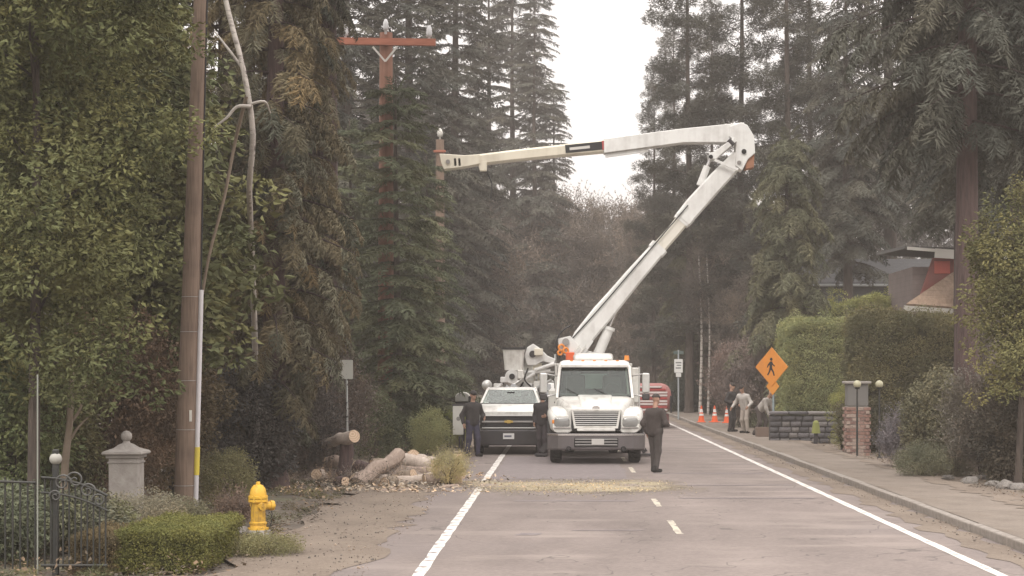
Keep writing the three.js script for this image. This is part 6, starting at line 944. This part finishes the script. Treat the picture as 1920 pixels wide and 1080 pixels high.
// o: hip, lean, turn of the head, foot and hand targets (left, right), clothes
function person(label, x, D, turn, o, y0 = 0) {
  const t = thing('person', label, 'person', [x, y0, -D], turn, o.group), P = V(0, o.hip ?? 0.92, o.hipZ ?? 0), a = o.lean ?? 0.04, sp = V(o.side ?? 0, Math.cos(a), Math.sin(a)).normalize();
  const on = (k) => P.clone().addScaledVector(sp, k), fwd = V(0, -Math.sin(a), Math.cos(a)), body = [], jac = [], tro = [], shoes = [], hands = [];
  const S = (s) => on(0.46).add(V(s * 0.185, 0, 0)), Hh = (s) => P.clone().add(V(s * 0.09, 0, 0));
  for (const s of [-1, 1]) { body.push(caps(Hh(s).add(V(-s * 0.02, 0.03, 0)), on(0.4).add(V(s * 0.075, 0, 0)), 0.1, 0.1)); jac.push(caps(on(0.0).add(V(s * 0.065, 0, 0)), on(0.4).add(V(s * 0.08, 0, 0)), 0.128, 0.122)); }
  body.push(caps(on(0.42), on(0.58), 0.09, 0.055)); jac.push(caps(on(0.4), on(0.52), 0.11, 0.075), caps(S(-1), S(1), 0.075, 0.075));
  [1, -1].forEach((s, i) => {
    const ft = V(...(o.feet?.[i] ?? [s * 0.11, 0.08, 0])), [kn, an] = ik(Hh(s), ft, 0.43, 0.42, V(s * 0.12, 0, 1));
    body.push(caps(Hh(s), kn, 0.08, 0.052), caps(kn, an, 0.05, 0.036)); tro.push(caps(Hh(s), kn, 0.105, 0.075), caps(kn, an.clone().add(V(0, 0.0, 0)), 0.075, 0.062));
    const fd = V(Math.sin(o.toe?.[i] ?? s * 0.2), o.heel?.[i] ?? 0, Math.cos(o.toe?.[i] ?? s * 0.2)).normalize(); shoes.push(union([caps(an.clone().add(V(0, 0.05, 0)), an.clone().add(V(0, -0.03, 0)).addScaledVector(fd, -0.04), 0.058, 0.048), caps(an.clone().add(V(0, -0.035, 0)).addScaledVector(fd, -0.04), an.clone().add(V(0, -0.04, 0)).addScaledVector(fd, 0.16), 0.046, 0.04)], 0.03));
    const ht = V(...(o.hands?.[i] ?? [s * 0.27, P.y - 0.04, 0.05])), [el, wr] = ik(S(s), ht, 0.29, 0.25, V(s * 0.5, -0.1, -1));
    body.push(caps(S(s), el, 0.045, 0.036), caps(el, wr, 0.036, 0.026)); jac.push(caps(S(s), el, 0.072, 0.06), caps(el, wr.clone().lerp(el, 0.08), 0.06, 0.048));
    const q = new THREE.Quaternion().setFromUnitVectors(V(0, -1, 0), wr.clone().sub(el).normalize()); hands.push(handGeo[i].clone().applyQuaternion(q).translate(wr.x, wr.y, wr.z));
  });
  tro.push(caps(Hh(-1).add(V(0, 0.05, 0)), Hh(1).add(V(0, 0.05, 0)), 0.115, 0.115));
  const hq = new THREE.Quaternion().setFromEuler(new THREE.Euler(o.nod ?? a * 0.7, o.look ?? 0, 0, 'YXZ')), hp = on(0.58).add(V(0, 0.17, 0.025).applyQuaternion(new THREE.Quaternion().setFromEuler(new THREE.Euler((o.nod ?? a * 0.7) * 0.8, 0, 0)))), put = (g) => g.clone().applyQuaternion(hq).translate(hp.x, hp.y, hp.z);
  mesh('body', M(netMesh(union(body, 0.05), 0, 0, 0.016), put(headGeo), ...hands), MAT.skin, t);
  mesh('jacket', M(netMesh(union(jac, 0.06), 0, 0, 0.017)), cloth(o.jacket), t); mesh('trousers', M(netMesh(union(tro, 0.05), 0, 0, 0.017)), cloth(o.trousers), t);
  for (const f of shoes) mesh('boot', M(netMesh(f, 0, 0, 0.014)), cloth(o.boots ?? [0.02, 0.018, 0.016]), t);
  mesh(o.hat ? 'hard_hat' : o.cap ? 'cap' : 'hair', put(o.hat ? hatGeo : o.cap ? capGeo : hairGeo), o.hat ? std({ color: lin(...o.hat), roughness: 0.4 }) : o.cap ? cloth(o.cap) : MAT.hair, t); if (o.cap || o.hat) mesh('hair', put(hairGeo.clone().scale(0.985, 0.97, 0.985)), MAT.hair, t);
  for (const s of [-1, 1]) mesh('eye', put(eyeGeo.clone().translate(s * 0.032, 0.012, 0.083)), MAT.black, t);
  if (o.belt) mesh('reflective_band', M(new THREE.TorusGeometry(0.2, 0.022, 6, 28).scale(1, 0.72, 1.3).rotateX(Math.PI / 2).translate(0, 0, 0).applyQuaternion(new THREE.Quaternion().setFromUnitVectors(V(0, 1, 0), sp)).translate(on(0.14).x, on(0.14).y, on(0.14).z)), std({ color: lin(...o.belt) }), t);
  return t;
}
{
  const D1 = 39.2; person('person in dark brown work clothes standing beside the right front wheel of the bucket truck', px(1228, D1), D1, 2.5, { lean: 0.04, hip: 0.92, feet: [[0.1, 0.08, 0.1], [-0.09, 0.08, -0.1]], hands: [[0.23, 0.9, 0.0], [-0.22, 1.08, 0.22]], jacket: [0.062, 0.05, 0.046], trousers: [0.07, 0.06, 0.056], cap: [0.06, 0.05, 0.045] });
  const D2 = 46.6; person('person in a dark jacket and navy trousers standing between the panel sign and the pickup', px(886, D2), D2, 0.5, { lean: 0.05, hip: 0.92, feet: [[0.14, 0.08, 0.05], [-0.13, 0.08, -0.05]], hands: [[0.25, 1.05, 0.22], [-0.3, 0.9, 0.05]], jacket: [0.05, 0.045, 0.045], trousers: [0.055, 0.052, 0.085], cap: [0.05, 0.045, 0.045] });
  person('person in dark work clothes standing in the gap between pickup and bucket truck', px(1018, 46.6), 46.6, -0.4, { lean: 0.06, hip: 0.92, feet: [[0.1, 0.08, 0.06], [-0.1, 0.08, -0.06]], hands: [[0.2, 1.1, 0.24], [-0.22, 0.92, 0.08]], jacket: [0.045, 0.04, 0.042], trousers: [0.06, 0.05, 0.055], cap: [0.05, 0.045, 0.04] });
  const G = 'people gathered at the roadside';
  const D3 = 63; person('person in dark clothes standing at the left of the roadside group, next to the cones', px(1371, D3), D3, 0.9, { group: G, lean: 0.03, hands: [[0.26, 1.0, 0.15], [-0.22, 1.08, 0.2]], jacket: [0.04, 0.036, 0.036], trousers: [0.045, 0.04, 0.04] }, 0.12);
  const D4 = 61.5; person('person in a pale jacket and pale trousers in the middle of the roadside group, stooping', px(1398, D4), D4, -0.7, { group: G, lean: 0.35, hip: 0.9, nod: 0.3, feet: [[0.16, 0.08, 0.1], [-0.15, 0.08, -0.1]], hands: [[0.34, 0.95, 0.35], [-0.42, 0.92, 0.25]], jacket: [0.46, 0.43, 0.40], trousers: [0.38, 0.33, 0.29] }, 0.12);
  const D5 = 59.5; person('person in a light top and dark trousers bending at the right of the roadside group', px(1424, D5), D5, 1.0, { group: G, lean: 0.7, hip: 0.86, nod: 0.5, feet: [[0.13, 0.08, 0.08], [-0.13, 0.08, -0.12]], hands: [[0.22, 0.62, 0.5], [-0.2, 0.66, 0.48]], jacket: [0.4, 0.37, 0.34], trousers: [0.075, 0.06, 0.055] }, 0.12);
  // pale crate that the bending one reaches into
  const t = thing('tool_crate', 'brown open crate on the pavement at the feet of the bending person', 'crate', [px(1431, 58), 0.12, -58]); for (const [w, h, d, x, y, z] of [[0.5, 0.32, 0.03, 0, 0.16, 0.2], [0.5, 0.32, 0.03, 0, 0.16, -0.2], [0.03, 0.32, 0.37, 0.235, 0.16, 0], [0.03, 0.32, 0.37, -0.235, 0.16, 0]]) mesh('side_board', M(box(w, h, d, x, y, z, 0.006)), std({ color: lin(0.16, 0.115, 0.09) }), t); mesh('bottom_board', M(box(0.44, 0.03, 0.37, 0, 0.02, 0, 0.005)), std({ color: lin(0.14, 0.1, 0.08) }), t);
}
const renderer = new THREE.WebGLRenderer({ antialias: true });
renderer.setSize(1024, 576); renderer.toneMapping = THREE.LinearToneMapping; renderer.toneMappingExposure = EXPOSURE;
renderer.shadowMap.enabled = true; renderer.shadowMap.type = THREE.PCFSoftShadowMap;
renderer.render(scene, camera);
